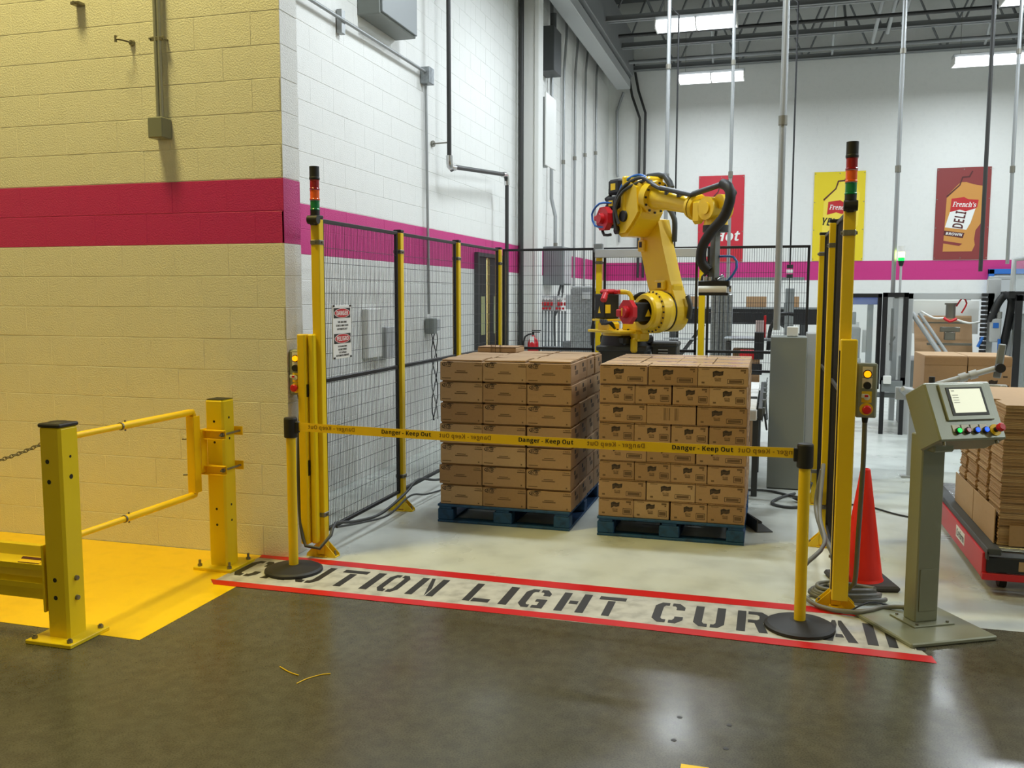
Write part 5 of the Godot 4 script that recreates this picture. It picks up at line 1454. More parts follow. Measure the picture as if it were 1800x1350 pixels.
func build_right_side() -> void:
	# low red cart with roller track
	var o := thing("roller_cart", "low red cart with green roller track under flattened cartons", "cart", V(1.20, 0.0, -5.57))
	put("red_side", bx(V(0.03, 0.15, 1.9), 0.004, V(0.015, 0.175, -0.95)), M.red_steel, o)
	put("red_front", bx(V(1.1, 0.04, 0.03), 0.003, V(0.55, 0.115, 0.0)), M.red_steel, o)
	put("front_board", bx(V(1.08, 0.085, 0.025), 0.003, V(0.56, 0.185, 0.0)), M.black_steel, o)
	put("red_side", bx(V(0.03, 0.15, 1.9), 0.004, V(1.085, 0.175, -0.95)), M.red_steel, o)
	put("track_rail", Geo.new().box(V(0.05, 0.268, -0.93), V(0.075, 0.035, 1.95), 0.004).box(V(0.018, 0.245, -0.93), V(0.012, 0.05, 1.95), 0.002), M.dark_grey, o)
	for k in 30:
		put("roller", Geo.new().cyl(V(0.07, 0.265, -0.05 - 0.062 * k), V(1.06, 0.265, -0.05 - 0.062 * k), 0.0215, 0.0215, 10), M.chrome, o)
	for q in [[0.15, -0.2], [0.95, -0.2], [0.15, -1.7], [0.95, -1.7]]:
		put("caster", Geo.new().cyl(V(q[0] - 0.02, 0.05, q[1]), V(q[0] + 0.02, 0.05, q[1]), 0.05, 0.05, 16), M.black_rubber, o)
	var g := Geo.new()
	g.box(V(-0.001, 0.19, -0.62), V(0.002, 0.075, 0.26))
	put("sticker", g, M.sign_white, o)
	g = Geo.new()
	letters(g, "Creform", Transform3D(Basis(Vector3.UP, -PI / 2), V(-0.002, 0.19, -0.62)), 0.22, 0.05)
	put("lettering", g, M.sign_black, o)
	g = Geo.new().box(V(0.22, 0.185, 0.014), V(0.07, 0.055, 0.002))
	put("sticker", g, M.kraft_pale, o)
	# flattened cartons
	var ord := ["first", "second", "third", "fourth", "fifth", "sixth", "seventh", "eighth", "ninth", "tenth", "eleventh", "twelfth", "thirteenth", "fourteenth", "fifteenth", "sixteenth", "seventeenth", "eighteenth", "nineteenth", "twentieth", "twenty-first"]
	var shapes := []
	for v in 4:
		var p := PackedVector2Array()
		p.append(Vector2(0, 0))
		p.append(Vector2(0.62, 0))
		p.append(Vector2(0.62, -1.14))
		p.append(Vector2(0, -1.14))
		var cuts := [-0.92, -0.60, -0.30]
		for c in cuts:
			var s: float = float(c) + 0.006 * v - 0.02
			p.append(Vector2(0, s - 0.035)); p.append(Vector2(0.035, s - 0.03)); p.append(Vector2(0.035, s + 0.03)); p.append(Vector2(0, s + 0.035))
		var sg := Geo.new().at(rot(Vector3.RIGHT, 90))
		sg.prism(p, -0.0085, 0.0)
		var q := PackedVector2Array()
		for e in p:
			q.append(e + Vector2(0.003, -0.002))
		sg.prism(q, -0.0178, -0.0095)
		shapes.append(sg.mesh())
	for k in 42:
		var n := 41 - k
		var nm: String = ("topmost" if n == 0 else (ord[n] + " from top" if n < 21 else ord[k] + " from bottom"))
		var f := solo("flattened_carton", shapes[rng.randi() % 4], [M.kraft, M.kraft_pale, M.kraft_dark][rng.randi() % 3], "flattened brown carton in pile on the red cart, " + nm, "carton", V(1.288 + rng.randf_range(-0.004, 0.004), 0.288 + k * 0.0192, -5.63 + rng.randf_range(-0.003, 0.003)), "flattened cartons on the red cart")
		f.rotation_degrees.y = rng.randf_range(-0.4, 0.4)
	solo("carton_sleeve", Geo.new().box(V(0, 0.1, -0.29), V(0.006, 0.2, 0.56), 0.001).box(V(0.0, 0.1, -0.87), V(0.006, 0.2, 0.57), 0.001), M.kraft_pale, "pale folded carton sleeve standing along the side of the flattened pile", "carton", V(1.272, 0.288, -5.64))
	solo("carton_card", Geo.new().box(V(0, 0.06, 0), V(0.2, 0.12, 0.005), 0.001), M.kraft, "small brown card propped at the front of the flattened pile", "carton", V(1.44, 0.288, -5.61))
	# infeed conveyor with two big cartons
	o = thing("infeed_conveyor", "grey roller conveyor carrying two plain cartons behind the touch screen", "conveyor", V(1.15, 0, -8.2))
	for z in [0.0, -0.95]:
		put("side_rail", bx(V(2.4, 0.12, 0.04), 0.004, V(1.2, 0.79, z)), M.light_grey, o)
	put("guide_rail", Geo.new().tube([V(-0.1, 0.95, 0.28), V(0.2, 0.86, -0.02)], 0.025, 4).tube([V(0.85, 0.9, 0.0), V(1.6, 0.80, 0.25)], 0.03, 4), M.light_grey, o)
	for k in 24:
		put("roller", Geo.new().cyl(V(0.05 + k * 0.1, 0.825, -0.02), V(0.05 + k * 0.1, 0.825, -0.93), 0.025, 0.025, 10), M.galvanised, o)
	for q in [[0.15, -0.05], [0.15, -0.9], [2.2, -0.05], [2.2, -0.9]]:
		put("leg", Geo.new().box(V(q[0], 0.37, q[1]), V(0.06, 0.74, 0.06), 0.004).box(V(q[0], 0.01, q[1]), V(0.16, 0.02, 0.1), 0.003), M.light_grey, o)
	for k in 2:
		var c := thing("carton", "large brown carton on the conveyor behind the touch screen, %s" % ["nearer the orange cone", "bearing a flag mark"][k], "carton", V(1.275 + 0.34 * k + 0.165, 0.852, -8.66), 0, "large cartons on the conveyor")
		put("box_body", bx(V(0.333, 0.345, 0.60), 0.004, V(0, 0.173, 0)), M.kraft, c)
		put("lid_flaps", Geo.new().box(V(0, 0.347, 0.15), V(0.33, 0.004, 0.295), 0.001).box(V(0, 0.347, -0.15), V(0.33, 0.004, 0.295), 0.001), M.kraft_pale, c)
		put("packing_tape", bx(V(0.333, 0.06, 0.001), 0, V(0, 0.3, 0.3006)), M.kraft_dark, c)
		if k == 1:
			put("printed_mark", Geo.new().at(Transform3D(Basis(), V(0.03, 0.13, 0.3))).prism(P2([-0.035, 0.014, -0.012, 0.023, 0.012, 0.015, 0.035, 0.021, 0.032, -0.008, 0.008, -0.014, -0.012, -0.011, -0.034, -0.024]), 0, 0.001).box(V(0.09, 0.05, 0), V(0.035, 0.012, 0.001)).box(V(0.09, -0.045, 0), V(0.06, 0.045, 0.001)).box(V(0, -0.045, 0), V(0.05, 0.012, 0.001)), M.carton_print, c)
	# adjustable guide arm
	o = thing("rail_guide", "grey adjustable guide arm with black knob above the touch screen", "guide arm", V(1.20, 0.04, -7.5))
	put("arm", Geo.new().tube([V(0.0, 0.98, 0), V(0.45, 1.13, 0)], 0.022, 8).cyl(V(0.19, 1.043, 0), V(0.24, 1.06, 0), 0.034, 0.034, 12).cyl(V(0.26, 1.066, 0), V(0.31, 1.083, 0), 0.034, 0.034, 12), M.light_grey, o)
	put("knob", Geo.new().cyl(V(0.46, 1.13, 0), V(0.46, 1.13, 0.05), 0.035, 0.035, 18).cyl(V(0.0, 1.0, 0.0), V(0.0, 1.05, 0.0), 0.022, 0.022, 14), M.black_rubber, o)
	put("upright_bar", Geo.new().at(rot(Vector3.BACK, -6, V(0.46, 1.13, -0.02))).box(V(0, 0.05, 0), V(0.055, 0.26, 0.02), 0.008), M.mid_grey, o)
	put("bracket", Geo.new().box(V(0.44, 0.98, 0), V(0.16, 0.05, 0.03), 0.008).cyl(V(0.41, 0.98, 0.01), V(0.41, 0.98, 0.03), 0.012, 0.012, 10).cyl(V(0.48, 0.985, 0.01), V(0.48, 0.985, 0.03), 0.012, 0.012, 10).box(V(0.44, 0.47, 0), V(0.04, 1.0, 0.03), 0.004).box(V(0.0, 0.47, 0), V(0.04, 1.02, 0.03), 0.004), M.light_grey, o)

func frame_panel(o: Node3D, x0: float, x1: float, y0: float, y1: float, z: float, bar: float, pane: String) -> void:
	var f := Geo.new()
	f.box(V((x0 + x1) * 0.5, y1 - bar * 0.5, z), V(x1 - x0, bar, 0.05), 0.003)
	f.box(V((x0 + x1) * 0.5, y0 + bar * 0.5, z), V(x1 - x0, bar, 0.05), 0.003)
	f.box(V(x0 + bar * 0.5, (y0 + y1) * 0.5, z), V(bar, y1 - y0, 0.05), 0.003)
	f.box(V(x1 - bar * 0.5, (y0 + y1) * 0.5, z), V(bar, y1 - y0, 0.05), 0.003)
	put("guard_frame", f, M.black_steel, o)
	put("window_pane", bx(V(x1 - x0 - bar * 1.6, y1 - y0 - bar * 1.6, 0.006), 0, V((x0 + x1) * 0.5, (y0 + y1) * 0.5, z)), M[pane], o)

func poster(x0: float, x1: float, label: String, base: String, body: String, word: String, strip: String) -> void:
	var o := thing("poster", label, "poster", V(x0, 2.445, -20.485))
	var w := x1 - x0
	put("board", bx(V(w, 1.865, 0.015), 0.002, V(w * 0.5, 0.9325, 0)), M[base], o)
	var t := Transform3D(Basis(), V(0, 0, 0.0078))
	# bottle: outline as fractions of the board, from the top left
	var f := [0.17,0.91, 0.20,0.30, 0.44,0.16, 0.55,0.16, 0.68,0.185, 0.90,0.21, 0.88,0.58, 0.76,0.68, 0.74,0.78, 0.76,0.84, 0.71,0.91]
	if body == "mustard_yellow":
		f = [0.17,0.97, 0.20,0.34, 0.41,0.20, 0.55,0.10, 0.80,0.14, 0.90,0.25, 0.88,0.60, 0.76,0.70, 0.78,0.97]
	var p := PackedVector2Array()
	for i in range(0, f.size(), 2):
		p.append(Vector2(f[i] * w, (1.0 - f[i + 1]) * 1.865))
	put("bottle_print", Geo.new().at(t).prism(p, 0, 0.002), M[body], o)
	var q := func(a: Array) -> PackedVector2Array:
		var r := PackedVector2Array()
		for i in range(0, a.size(), 2):
			r.append(Vector2(a[i] * w, (1.0 - a[i + 1]) * 1.865))
		return r
	put("outline_print", Geo.new().at(t).prism(q.call([0.19, 0.305, 0.42, 0.185, 0.465, 0.10, 0.59, 0.095, 0.64, 0.04, 0.665, 0.045, 0.61, 0.11, 0.485, 0.115, 0.44, 0.195, 0.20, 0.325]), 0.002, 0.003), M.print_brown, o)
	put("flag_print", Geo.new().at(t).prism(q.call([0.29, 0.335, 0.52, 0.32, 0.60, 0.345, 0.79, 0.352, 0.77, 0.43, 0.74, 0.445, 0.56, 0.475, 0.45, 0.455, 0.27, 0.48]), 0.002, 0.004), M.sign_red, o)
	var lw := Geo.new()
	letters(lw, "French's", Transform3D(Basis(Vector3.BACK, deg_to_rad(-3)), V(0.535 * w, (1.0 - 0.40) * 1.865, 0.0118)), 0.43 * w, 0.105, 0.002, "Droid Serif", 700, false, 0.2)
	put("white_lettering", lw, M.sign_white, o)
	if body != "mustard_yellow":
		put("label_print", Geo.new().at(t).prism(q.call([0.27, 0.48, 0.45, 0.455, 0.56, 0.475, 0.74, 0.445, 0.66, 0.60, 0.59, 0.675, 0.19, 0.645]), 0.002, 0.0032), M.sign_white, o)
	var gd := Geo.new()
	if strip:
		letters(gd, word, Transform3D(Basis(Vector3.BACK, deg_to_rad(80)), V(0.45 * w, (1.0 - 0.565) * 1.865, 0.011)), 0.34, 0.20, 0.002)
	elif body == "poster_red":
		letters(gd, word, Transform3D(Basis(), V(0.66 * w, (1.0 - 0.70) * 1.865, 0.010)), 0.52 * w, 0.22, 0.002, "Droid Sans", 700, false, 0.2)
	else:
		letters(gd, word, Transform3D(Basis(Vector3.BACK, deg_to_rad(-6)), V(0.5 * w, (1.0 - 0.57) * 1.865, 0.011)), 0.66 * w, 0.16, 0.002, "Droid Sans", 700, false, 0.15)
	put("lettering", gd, M.print_brown if strip else (M.sign_white if body == "poster_red" else M.sign_black), o)
	if strip:
		put("name_strip", Geo.new().at(t).prism(q.call([0.18, 0.68, 0.56, 0.71, 0.53, 0.765, 0.17, 0.73]), 0.002, 0.0035), M.print_brown, o)
		put("stripe_print", Geo.new().at(t).prism(q.call([0.17, 0.79, 0.53, 0.825, 0.47, 0.85, 0.17, 0.82]), 0.002, 0.0035), M.poster_brown, o)
		lw = Geo.new()
		letters(lw, strip, Transform3D(Basis(Vector3.BACK, deg_to_rad(-7)), V(0.365 * w, (1.0 - 0.72) * 1.865, 0.0113)), 0.30 * w, 0.055, 0.002, "Droid Sans", 700, false, 0.15)
		put("white_lettering", lw, M.sign_white, o)
	var gs := Geo.new()
	for e in [[0.02, 0.02], [0.5, 0.02], [0.98, 0.02], [0.02, 0.35], [0.98, 0.35], [0.02, 0.66], [0.98, 0.66], [0.02, 0.98], [0.5, 0.98], [0.98, 0.98]]:
		gs.cyl(V(e[0] * w, e[1] * 1.865, 0.007), V(e[0] * w, e[1] * 1.865, 0.011), 0.011, 0.011, 8)
	put("screws", gs, M.bolt_steel, o).set_meta("kind", "stuff")

func build_background() -> void:
	poster(-1.61, -0.64, "red poster on the end wall half hidden behind the gripper", "poster_red", "poster_red", "Hot", "")
	poster(0.80, 1.82, "yellow poster with a bottle on the end wall behind the signal tower", "poster_yellow", "mustard_yellow", "YELLOW", "")
	poster(3.19, 4.20, "dark red poster with a tan mustard bottle on the end wall", "poster_brown", "mustard_tan", "DELI", "BROWN")
	var d := setting("door_2")
	put("door_frame", Geo.new().box(V(4.28, 1.12, -20.44), V(0.10, 2.25, 0.12), 0.004).box(V(4.9, 2.2, -20.44), V(1.34, 0.10, 0.12), 0.004).box(V(5.52, 1.12, -20.44), V(0.10, 2.25, 0.12), 0.004), M.blue_plastic, d)
	put("door_leaf", bx(V(1.14, 2.14, 0.05), 0.004, V(4.9, 1.07, -20.46)), M.light_grey, d)
	# control cabinet by the roller track
	var o := thing("control_cabinet", "tall olive grey control cabinet with a pale box on top", "control cabinet", V(0.155, 0, -8.36))
	put("body", bx(V(0.305, 1.34, 0.34), 0.006, V(0, 0.68, 0)), M.cabinet_grey, o)
	put("plinth", bx(V(0.30, 0.02, 0.32), 0, V(0, 0.01, 0)), M.dark_grey, o)
	put("top_box", bx(V(0.095, 0.085, 0.095), 0.006, V(0.03, 1.395, 0.06)), M.white_plastic, o)
	o = thing("control_cabinet", "paler grey cabinet standing just behind the olive grey cabinet", "control cabinet", V(0.40, 0, -8.75))
	put("body", bx(V(0.16, 1.36, 0.36), 0.006, V(0, 0.69, 0)), M.light_grey, o)
	put("plinth", bx(V(0.14, 0.02, 0.3), 0, V(0, 0.01, 0)), M.dark_grey, o)
	# louvred box beside the pedestal
	o = thing("louvred_box", "black electrical box with bright louvre slots beside the robot pedestal", "electrical box", V(-0.955, 0, -8.62))
	put("body", bx(V(0.24, 1.24, 0.26), 0.012, V(0, 0.62, 0)), M.dark_grey, o)
	put("lid", bx(V(0.26, 0.05, 0.28), 0.014, V(0, 1.25, 0)), M.dark_grey, o)
	for k in 7:
		put("louvre", bx(V(0.09, 0.010, 0.02), 0.002, V(-0.01, 1.20 - 0.028 * k, 0.135)), M.light_grey, o)
	# white roller track inside the cell
	o = thing("roller_track", "white roller track running away between the cartons and the cabinet", "conveyor", V(-0.30, 0, -7.75))
	for k in 32:
		put("roller", Geo.new().cyl(V(-0.2, 0.74, -0.03 - 0.075 * k), V(0.2, 0.74, -0.03 - 0.075 * k), 0.03, 0.03, 10), M.white_plastic, o)
	for x in [-0.225, 0.235]:
		put("side_rail", bx(V(0.035, 0.10, 2.42), 0.004, V(x, 0.72, -1.2)), M.dark_grey, o)
	put("end_block", bx(V(0.42, 0.09, 0.08), 0.008, V(0.0, 0.72, 0.06)), M.white_plastic, o)
	for q in [[-0.2, -0.1], [0.2, -0.1], [-0.2, -1.2], [0.2, -1.2], [-0.2, -2.35], [0.2, -2.35]]:
		put("leg", bx(V(0.05, 0.68, 0.05), 0.003, V(q[0], 0.34, q[1])), M.dark_grey, o)
	put("cross_bar", bx(V(0.40, 0.02, 0.06), 0.003, V(0, 0.775, -0.75)), M.dark_grey, o)
	var g := Geo.new()
	for k in 7:
		g.box(V(0.262, 0.72 + 0.03 * (k % 3), -0.2 - 0.35 * k), V(0.03, 0.07, 0.05), 0.004)
		g.cyl(V(0.25, 0.62, -0.3 - 0.35 * k), V(0.28, 0.82, -0.28 - 0.35 * k), 0.006, 0.006, 6)
	put("sensor_brackets", g, M.mid_grey, o).set_meta("kind", "stuff")
	put("sensor_cables", Geo.new().tube(curve([V(0.27, 0.70, -0.15), V(0.29, 0.55, -0.3), V(0.27, 0.62, -0.8), V(0.29, 0.5, -1.4), V(0.27, 0.6, -2.2)], 0.1), 0.009, 6), M.black_rubber, o)
	o = thing("motor_unit", "red motor box on a black bracket behind the cartons by the cabinet", "motor", V(-0.24, 0, -10.26))
	put("motor_cover", bx(V(0.17, 0.10, 0.10), 0.01, V(0, 1.06, 0)), M.red_plastic, o)
	put("mount", Geo.new().box(V(-0.03, 0.92, 0), V(0.06, 0.2, 0.08), 0.004).box(V(0.12, 1.16, 0.02), V(0.1, 0.30, 0.1), 0.006).box(V(0.1, 0.9, 0), V(0.12, 0.12, 0.08), 0.006).box(V(0.02, 0.42, 0), V(0.06, 0.84, 0.06)), M.black_steel, o)
	# floor bracket beside the flag cartons
	solo("floor_bracket", Geo.new().at(Transform3D(Basis(Vector3.UP, deg_to_rad(20)), Vector3.ZERO)).box(V(0, 0.004, 0), V(0.12, 0.008, 0.24), 0.002).prism(P2([-0.06, 0.0, 0.06, 0.0, 0.06, 0.02, -0.05, 0.09]), -0.12, -0.11).box(V(-0.055, 0.045, 0.0), V(0.008, 0.09, 0.23), 0.002), M.dark_grey, "dark steel floor bracket beside the flag-mark carton stack", "bracket", V(-0.04, 0, -6.75))
	# overhead black conveyor with cartons
	o = thing("overhead_conveyor", "long black elevated conveyor behind the cell carrying small cartons", "conveyor", V(-0.4, 0, -15.2))
	put("bed", bx(V(2.7, 0.24, 0.5), 0.006, V(0, 1.37, 0)), M.black_steel, o)
	put("belt_edge", bx(V(2.72, 0.03, 0.52), 0.004, V(0, 1.505, 0)), M.mid_grey, o)
	put("rail", bx(V(2.0, 0.05, 0.04), 0.004, V(-0.1, 1.98, -0.3)), M.mid_grey, o)
	for q in [[-1.15, 0.2], [-1.15, -0.2], [0.9, 0.2], [0.9, -0.2]]:
		put("leg", bx(V(0.10, 1.26, 0.08), 0.004, V(q[0], 0.63, q[1])), M.dark_grey, o)
	put("brace", Geo.new().tube([V(-1.15, 0.55, 0.2), V(-0.65, 1.24, 0.2)], 0.03, 4).tube([V(1.15, 0.85, 0.2), V(0.55, 1.26, 0.2)], 0.03, 4), M.dark_grey, o)
	put("low_rail", Geo.new().box(V(-0.9, 1.0, 0.25), V(0.8, 0.03, 0.03), 0.004).box(V(-0.9, 0.55, 0.25), V(0.8, 0.03, 0.03), 0.004), M.light_grey, o)
	var k := 0
	for q in [[-1.21, 0.33], [-0.77, 0.12], [-0.24, 0.31], [0.35, 0.13]]:
		var c := thing("carton", "small brown carton on the elevated black conveyor, %s" % ["behind the robot shoulder", "beside the steel column", "in the middle of the belt", "next to the fence end"][k], "carton", V(q[0], 1.523, -15.15), 3.0, "cartons on the elevated conveyor")
		put("box_body", bx(V(q[1], 0.165, 0.25), 0.004, V(0, 0.0825, 0)), M.kraft, c)
		put("lid_flaps", bx(V(q[1] - 0.01, 0.003, 0.24), 0, V(0, 0.1665, 0)), M.kraft_pale, c)
		k += 1
	# galvanised machine column and table behind the gripper
	o = thing("steel_column", "galvanised ribbed steel machine column behind the gripper", "column", V(-0.575, 0, -11.2))
	g = Geo.new()
	for i in 5:
		g.box(V(-0.10 + 0.05 * i, 0.86, 0.0 + 0.02 * (i % 2)), V(0.046, 1.72, 0.16), 0.006)
	put("channel_sections", g, M.galvanised, o)
	put("foot", bx(V(0.36, 0.02, 0.3), 0.004, V(0, 0.01, 0)), M.galvanised, o)
	o = thing("wrap_table", "steel bench with clear wrap roll behind the back fence", "bench", V(-0.18, 0, -10.6))
	put("bench_top", bx(V(0.65, 0.03, 0.5), 0.004, V(0, 1.22, 0)), M.galvanised, o)
	for q in [[-0.28, -0.2], [0.28, -0.2], [-0.28, 0.2], [0.28, 0.2]]:
		put("leg", bx(V(0.04, 1.2, 0.04), 0.003, V(q[0], 0.6, q[1])), M.dark_grey, o)
	put("wrap_roll", Geo.new().cyl(V(0.06, 1.235, 0.1), V(0.06, 1.43, 0.1), 0.045, 0.045, 18), M.packing_tape, o)
	put("roll_bracket", Geo.new().box(V(0.115, 1.36, 0.06), V(0.025, 0.25, 0.03), 0.003), M.red_plastic, o)
	put("cable_arch", Geo.new().tube(curve([V(0.16, 1.1, 0.15), V(0.18, 1.35, 0.15), V(0.28, 1.5, 0.15), V(0.42, 1.5, 0.15)], 0.05), 0.022, 8), M.black_rubber, o)
	var c2 := thing("carton", "brown carton under the steel bench behind the back fence", "carton", V(-0.26, 0.0, -10.65))
	put("box_body", bx(V(0.3, 1.1, 0.3), 0.004, V(0, 0.55, 0)), M.kraft_dark, c2)
	put("lid_flaps", bx(V(0.29, 0.003, 0.29), 0, V(0, 1.1015, 0)), M.kraft, c2)
	solo("machine_post", Geo.new().box(V(0, 0.9, 0), V(0.11, 1.8, 0.1), 0.006).box(V(-0.06, 1.55, 0.055), V(0.02, 0.12, 0.01)).box(V(0, 0.01, 0), V(0.2, 0.02, 0.2), 0.003), M.mid_grey, "grey machine post standing behind the cabinet's drop pole", "post", V(0.225, 0, -12.4))
	# compressed air manifold on the left, behind the mesh
	o = thing("valve_manifold", "white air valve manifold with rows of red valves by the column", "valve manifold", V(-3.4, 0, -13.9))
	put("back_panel", Geo.new().box(V(0.0, 1.58, 0), V(0.42, 0.24, 0.05), 0.004).box(V(0.42, 1.60, 0.1), V(0.22, 0.22, 0.05), 0.004), M.light_grey, o)
	for i in 9:
		var x := -0.19 + 0.052 * i + (0.06 if i > 5 else 0.0)
		put("red_valve", Geo.new().box(V(x, 1.57, 0.05), V(0.03, 0.055, 0.06), 0.006).cyl(V(x - 0.02, 1.50, 0.07), V(x - 0.02, 1.50, 0.11), 0.018, 0.018, 10), M.red_plastic, o)
		put("gauge", Geo.new().cyl(V(x, 1.65, 0.03), V(x, 1.65, 0.06), 0.02, 0.02, 12), M.white_plastic, o)
		put("drop_tube", Geo.new().cyl(V(x, 0.1, 0.02), V(x, 1.46, 0.02), 0.016, 0.016, 8), M.galvanised, o)
	put("base_frame", Geo.new().box(V(0.1, 0.45, 0.1), V(0.56, 0.9, 0.3), 0.01).box(V(0.48, 0.5, 0.25), V(0.3, 1.0, 0.3), 0.01), M.galvanised, o)
	o = thing("machine_cabinet", "galvanised machine cabinet with hinged lids beside the red valves", "machine", V(-2.55, 0, -12.9))
	put("body", Geo.new().box(V(0, 0.9, 0), V(0.42, 1.8, 0.5), 0.01).box(V(0.3, 0.88, -0.2), V(0.2, 1.76, 0.4), 0.01), M.galvanised, o)
	put("lid", Geo.new().box(V(-0.05, 1.82, 0.05), V(0.30, 0.03, 0.4), 0.006).box(V(0.02, 1.70, 0.26), V(0.12, 0.10, 0.03), 0.006), M.light_grey, o)
	put("latch", Geo.new().box(V(0.14, 1.72, 0.27), V(0.025, 0.09, 0.03), 0.004).box(V(0.14, 1.45, 0.27), V(0.025, 0.09, 0.03), 0.004).box(V(0.14, 1.2, 0.27), V(0.02, 0.2, 0.02), 0.004), M.black_steel, o)
	put("hose", Geo.new().tube(curve([V(0.3, 1.5, 0.3), V(0.18, 1.42, 0.34), V(0.12, 1.25, 0.34), V(0.12, 1.0, 0.34)], 0.05), 0.018, 8), M.black_rubber, o)
	# packing machine on the right
	o = thing("packing_machine", "grey framed packing machine with black guard windows on the right", "machine", V(0, 0, -12.0))
	for x in [1.63, 2.52]:
		put("upright", bx(V(0.07, 1.74, 0.08), 0.004, V(x, 0.87, 0.0)), M.light_grey, o)
		put("upright", bx(V(0.07, 1.74, 0.08), 0.004, V(x, 0.87, -1.3)), M.light_grey, o)
	for z in [0.0, -1.3]:
		put("top_beam", bx(V(0.96, 0.075, 0.08), 0.004, V(2.08, 1.705, z)), M.light_grey, o)
	put("back_panel", bx(V(0.84, 0.42, 0.02), 0.003, V(2.08, 1.44, -0.5)), M.white_plastic, o)
	put("lower_housing", Geo.new().box(V(2.08, 0.45, -0.7), V(0.8, 0.9, 1.0), 0.01), M.mid_grey, o)
	put("carton_blank", Geo.new().at(Transform3D(Basis(Vector3.RIGHT, deg_to_rad(-20)), V(2.07, 1.2, -0.3))).box(Vector3.ZERO, V(0.66, 0.55, 0.012), 0.002), M.kraft, o)
	put("slanted_strut", Geo.new().tube([V(1.66, 1.50, 0.0), V(1.98, 1.02, 0.05)], 0.03, 4).tube([V(1.74, 1.50, 0.0), V(2.06, 1.02, 0.05)], 0.02, 4), M.light_grey, o)
	put("pick_head", Geo.new().cyl(V(2.10, 1.44, -0.05), V(2.10, 1.60, -0.05), 0.055, 0.055, 18).cyl(V(2.10, 1.60, -0.05), V(2.10, 1.62, -0.05), 0.07, 0.07, 18).box(V(2.10, 1.30, -0.05), V(0.22, 0.06, 0.06), 0.006).box(V(2.10, 1.22, -0.05), V(0.12, 0.10, 0.08), 0.008).box(V(2.1, 1.12, -0.05), V(0.5, 0.03, 0.04), 0.004).box(V(2.1, 1.38, -0.05), V(0.62, 0.02, 0.02)), M.bolt_steel, o)
	put("red_hose", Geo.new().tube(curve([V(2.16, 1.58, -0.05), V(2.22, 1.68, -0.03), V(2.27, 1.62, -0.03), V(2.22, 1.5, -0.04)], 0.03), 0.010, 7).tube(curve([V(2.02, 1.44, 0.0), V(2.08, 1.40, 0.03), V(2.16, 1.43, 0.0)], 0.03), 0.018, 7), M.red_plastic, o)
	put("clear_hose", Geo.new().tube(curve([V(1.76, 1.52, 0.0), V(1.9, 1.44, 0.03), V(2.02, 1.44, 0.0)], 0.04), 0.012, 7).tube(curve([V(2.16, 1.42, 0.0), V(2.3, 1.38, 0.03), V(2.45, 1.40, 0.0)], 0.04), 0.012, 7), M.white_plastic, o)
	frame_panel(o, 0.86, 1.31, 0.55, 1.735, 0.02, 0.05, "clear_pane")
	frame_panel(o, 1.31, 1.60, 0.62, 1.745, 0.10, 0.055, "smoke_pane")
	put("guard_post", Geo.new().box(V(1.345, 0.35, 0.1), V(0.05, 0.72, 0.05), 0.003).box(V(1.57, 0.35, 0.1), V(0.05, 0.72, 0.05), 0.003).box(V(0.89, 0.3, 0.02), V(0.05, 0.6, 0.05), 0.003), M.black_steel, o)
	put("lower_frame", Geo.new().box(V(1.25, 0.48, 0.0), V(0.75, 0.06, 0.1), 0.004).box(V(1.45, 0.60, 0.12), V(0.24, 0.14, 0.04), 0.004), M.mid_grey, o)
	put("door_lock", bx(V(0.09, 0.10, 0.05), 0.006, V(1.39, 0.68, 0.15)), M.white_plastic, o)
	put("blue_beam", bx(V(0.5, 0.09, 0.06), 0.004, V(1.07, 1.64, -0.3)), M.blue_steel, o)
	put("inner_works", Geo.new().box(V(1.0, 1.05, -0.5), V(0.22, 0.5, 0.3), 0.01).box(V(1.22, 1.0, -0.4), V(0.07, 1.2, 0.07), 0.004).box(V(0.95, 0.72, -0.3), V(0.3, 0.14, 0.3), 0.01).cyl(V(0.98, 0.85, -0.15), V(1.1, 0.85, -0.15), 0.07, 0.07, 16).box(V(1.0, 1.42, -0.4), V(0.1, 0.16, 0.1), 0.006).cyl(V(1.45, 0.9, -0.1), V(1.45, 1.55, -0.1), 0.018, 0.018, 10).cyl(V(1.43, 1.1, -0.1), V(1.49, 1.2, -0.1), 0.012, 0.012, 8), M.mid_grey, o)
	put("white_panel", Geo.new().box(V(0.98, 1.2, -0.6), V(0.26, 0.34, 0.02), 0.003).box(V(1.2, 1.12, -0.55), V(0.1, 0.3, 0.02), 0.003), M.white_plastic, o)
	# cable chains and pneumatics
	g = Geo.new()
	for i in 15:
		g.box(V(2.44, 1.72 - 0.052 * i, 0.1), V(0.07, 0.04, 0.05), 0.006)
	put("cable_chain", g, M.black_rubber, o)
	put("cable_chain", Geo.new().tube(curve([V(2.50, 1.40, 0.12), V(2.58, 1.62, 0.12), V(2.66, 1.72, 0.12), V(2.72, 1.66, 0.12), V(2.70, 1.4, 0.12), V(2.64, 1.0, 0.12)], 0.04), 0.045, 8), M.black_rubber, o)
	put("pneumatic_cylinder", Geo.new().box(V(2.56, 1.30, 0.12), V(0.12, 0.28, 0.08), 0.01).cyl(V(2.52, 1.44, 0.12), V(2.52, 1.52, 0.12), 0.03, 0.03, 12).cyl(V(2.6, 1.44, 0.12), V(2.6, 1.52, 0.12), 0.03, 0.03, 12).box(V(2.55, 1.66, 0.0), V(0.14, 0.5, 0.08), 0.004).box(V(2.64, 1.92, 0.0), V(0.3, 0.04, 0.06), 0.004), M.light_grey, o)
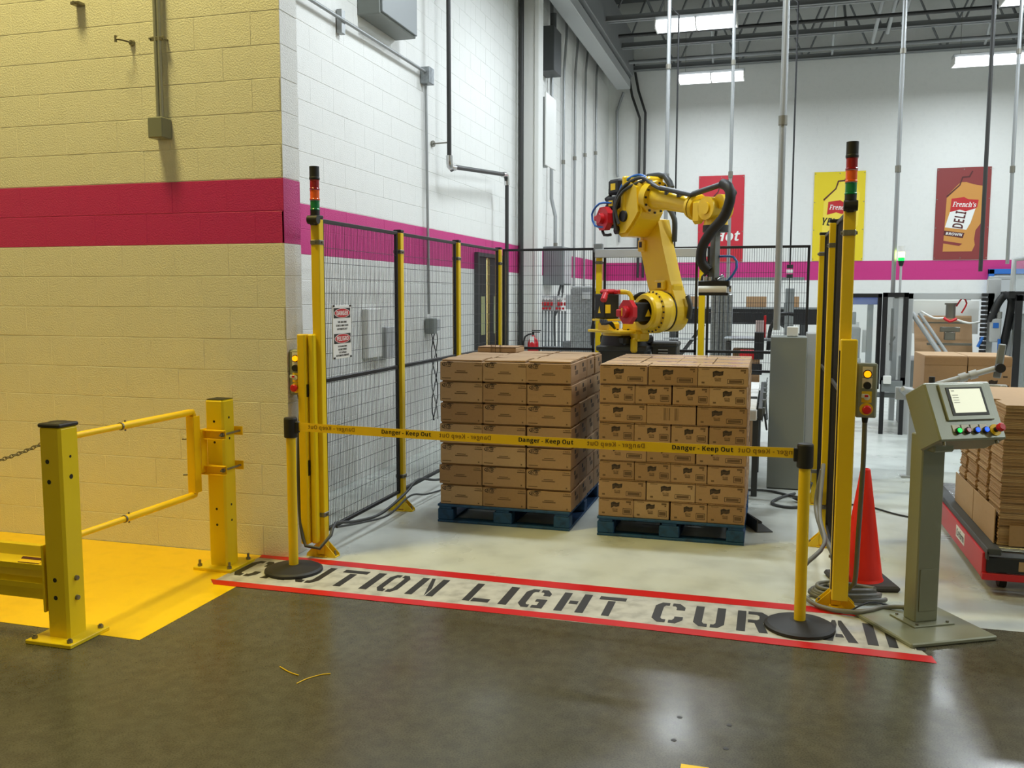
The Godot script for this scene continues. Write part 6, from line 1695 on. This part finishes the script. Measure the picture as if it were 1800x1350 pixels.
	put("blue_clamp", Geo.new().tube([V(2.43, 1.22, 0.14), V(2.38, 1.10, 0.14)], 0.018, 6).tube([V(2.60, 1.2, 0.18), V(2.60, 1.06, 0.18)], 0.018, 6).box(V(2.56, 1.36, 0.163), V(0.06, 0.06, 0.006)), M.blue_plastic, o)
	put("yellow_knob", Geo.new().lathe([Vector2(0, -0.04), Vector2(0.03, -0.028), Vector2(0.042, 0), Vector2(0.03, 0.028), Vector2(0, 0.04)], 16), M.tape_yellow, o, V(2.86, 1.40, 0.1))
	put("knob_stem", Geo.new().cyl(V(2.76, 1.40, 0.1), V(2.83, 1.40, 0.1), 0.012, 0.012, 8), M.chrome, o)
	for x in [2.72, 2.78]:
		put("upright", bx(V(0.04, 1.5, 0.05), 0.003, V(x, 0.75, 0.05)), M.light_grey, o)
	# second machine with a clear hood, at the frame edge
	o = thing("guarded_machine", "packing machine with clear hood and black guard frame, beyond the yellow knob", "machine", V(0, 0, -11.6))
	frame_panel(o, 2.70, 4.3, 0.2, 1.72, 0.0, 0.07, "clear_pane")
	put("top_bar", bx(V(1.75, 0.08, 0.9), 0.005, V(3.5, 1.72, -0.45)), M.black_steel, o)
	put("hood_frame", Geo.new().tube([V(2.66, 1.76, 0.0), V(2.66, 2.12, 0.0), V(2.95, 2.17, 0.0), V(4.3, 2.2, 0.0)], 0.03, 4), M.light_grey, o)
	put("hood_pane", bx(V(1.6, 0.38, 0.006), 0, V(3.48, 1.96, 0.0)), M.clear_pane, o)
	put("inner_works", Geo.new().box(V(3.4, 0.8, -0.6), V(1.2, 1.2, 0.6), 0.02).cyl(V(3.0, 1.1, -0.25), V(3.0, 1.1, -0.1), 0.10, 0.10, 18).box(V(3.15, 0.75, -0.2), V(0.5, 0.08, 0.3), 0.01).box(V(2.9, 1.4, -0.25), V(0.3, 0.2, 0.2), 0.01), M.mid_grey, o)
	# lit signal tower over the packing machine
	o = thing("signal_tower", "small lit signal tower glowing green and yellow in front of the magenta stripe", "signal light", V(1.505, 1.74, -11.95))
	put("pole", Geo.new().cyl(V(0, 0, 0), V(0, 0.34, 0), 0.014, 0.014, 10), M.light_grey, o)
	put("base", Geo.new().cyl(V(0, 0.33, 0), V(0, 0.39, 0), 0.022, 0.036, 14), M.black_rubber, o)
	put("green_lens", Geo.new().cyl(V(0, 0.39, 0), V(0, 0.43, 0), 0.036, 0.036, 16), M.green_glow, o)
	put("lamp_glow", Geo.new().cyl(V(0, 0.43, 0), V(0, 0.50, 0), 0.038, 0.038, 16), M.lime_glow, o)
	put("top_cap", Geo.new().cyl(V(0, 0.50, 0), V(0, 0.57, 0), 0.036, 0.036, 16), M.white_plastic, o)
	var l := OmniLight3D.new()
	l.name = "signal_lamp_light"
	l.light_color = Color(0.85, 1.0, 0.5)
	l.light_energy = 0.06
	l.light_size = 0.03
	l.shadow_enabled = true
	l.omni_range = 10.0
	l.position = V(0, 0.465, 0.0)
	o.add_child(l)
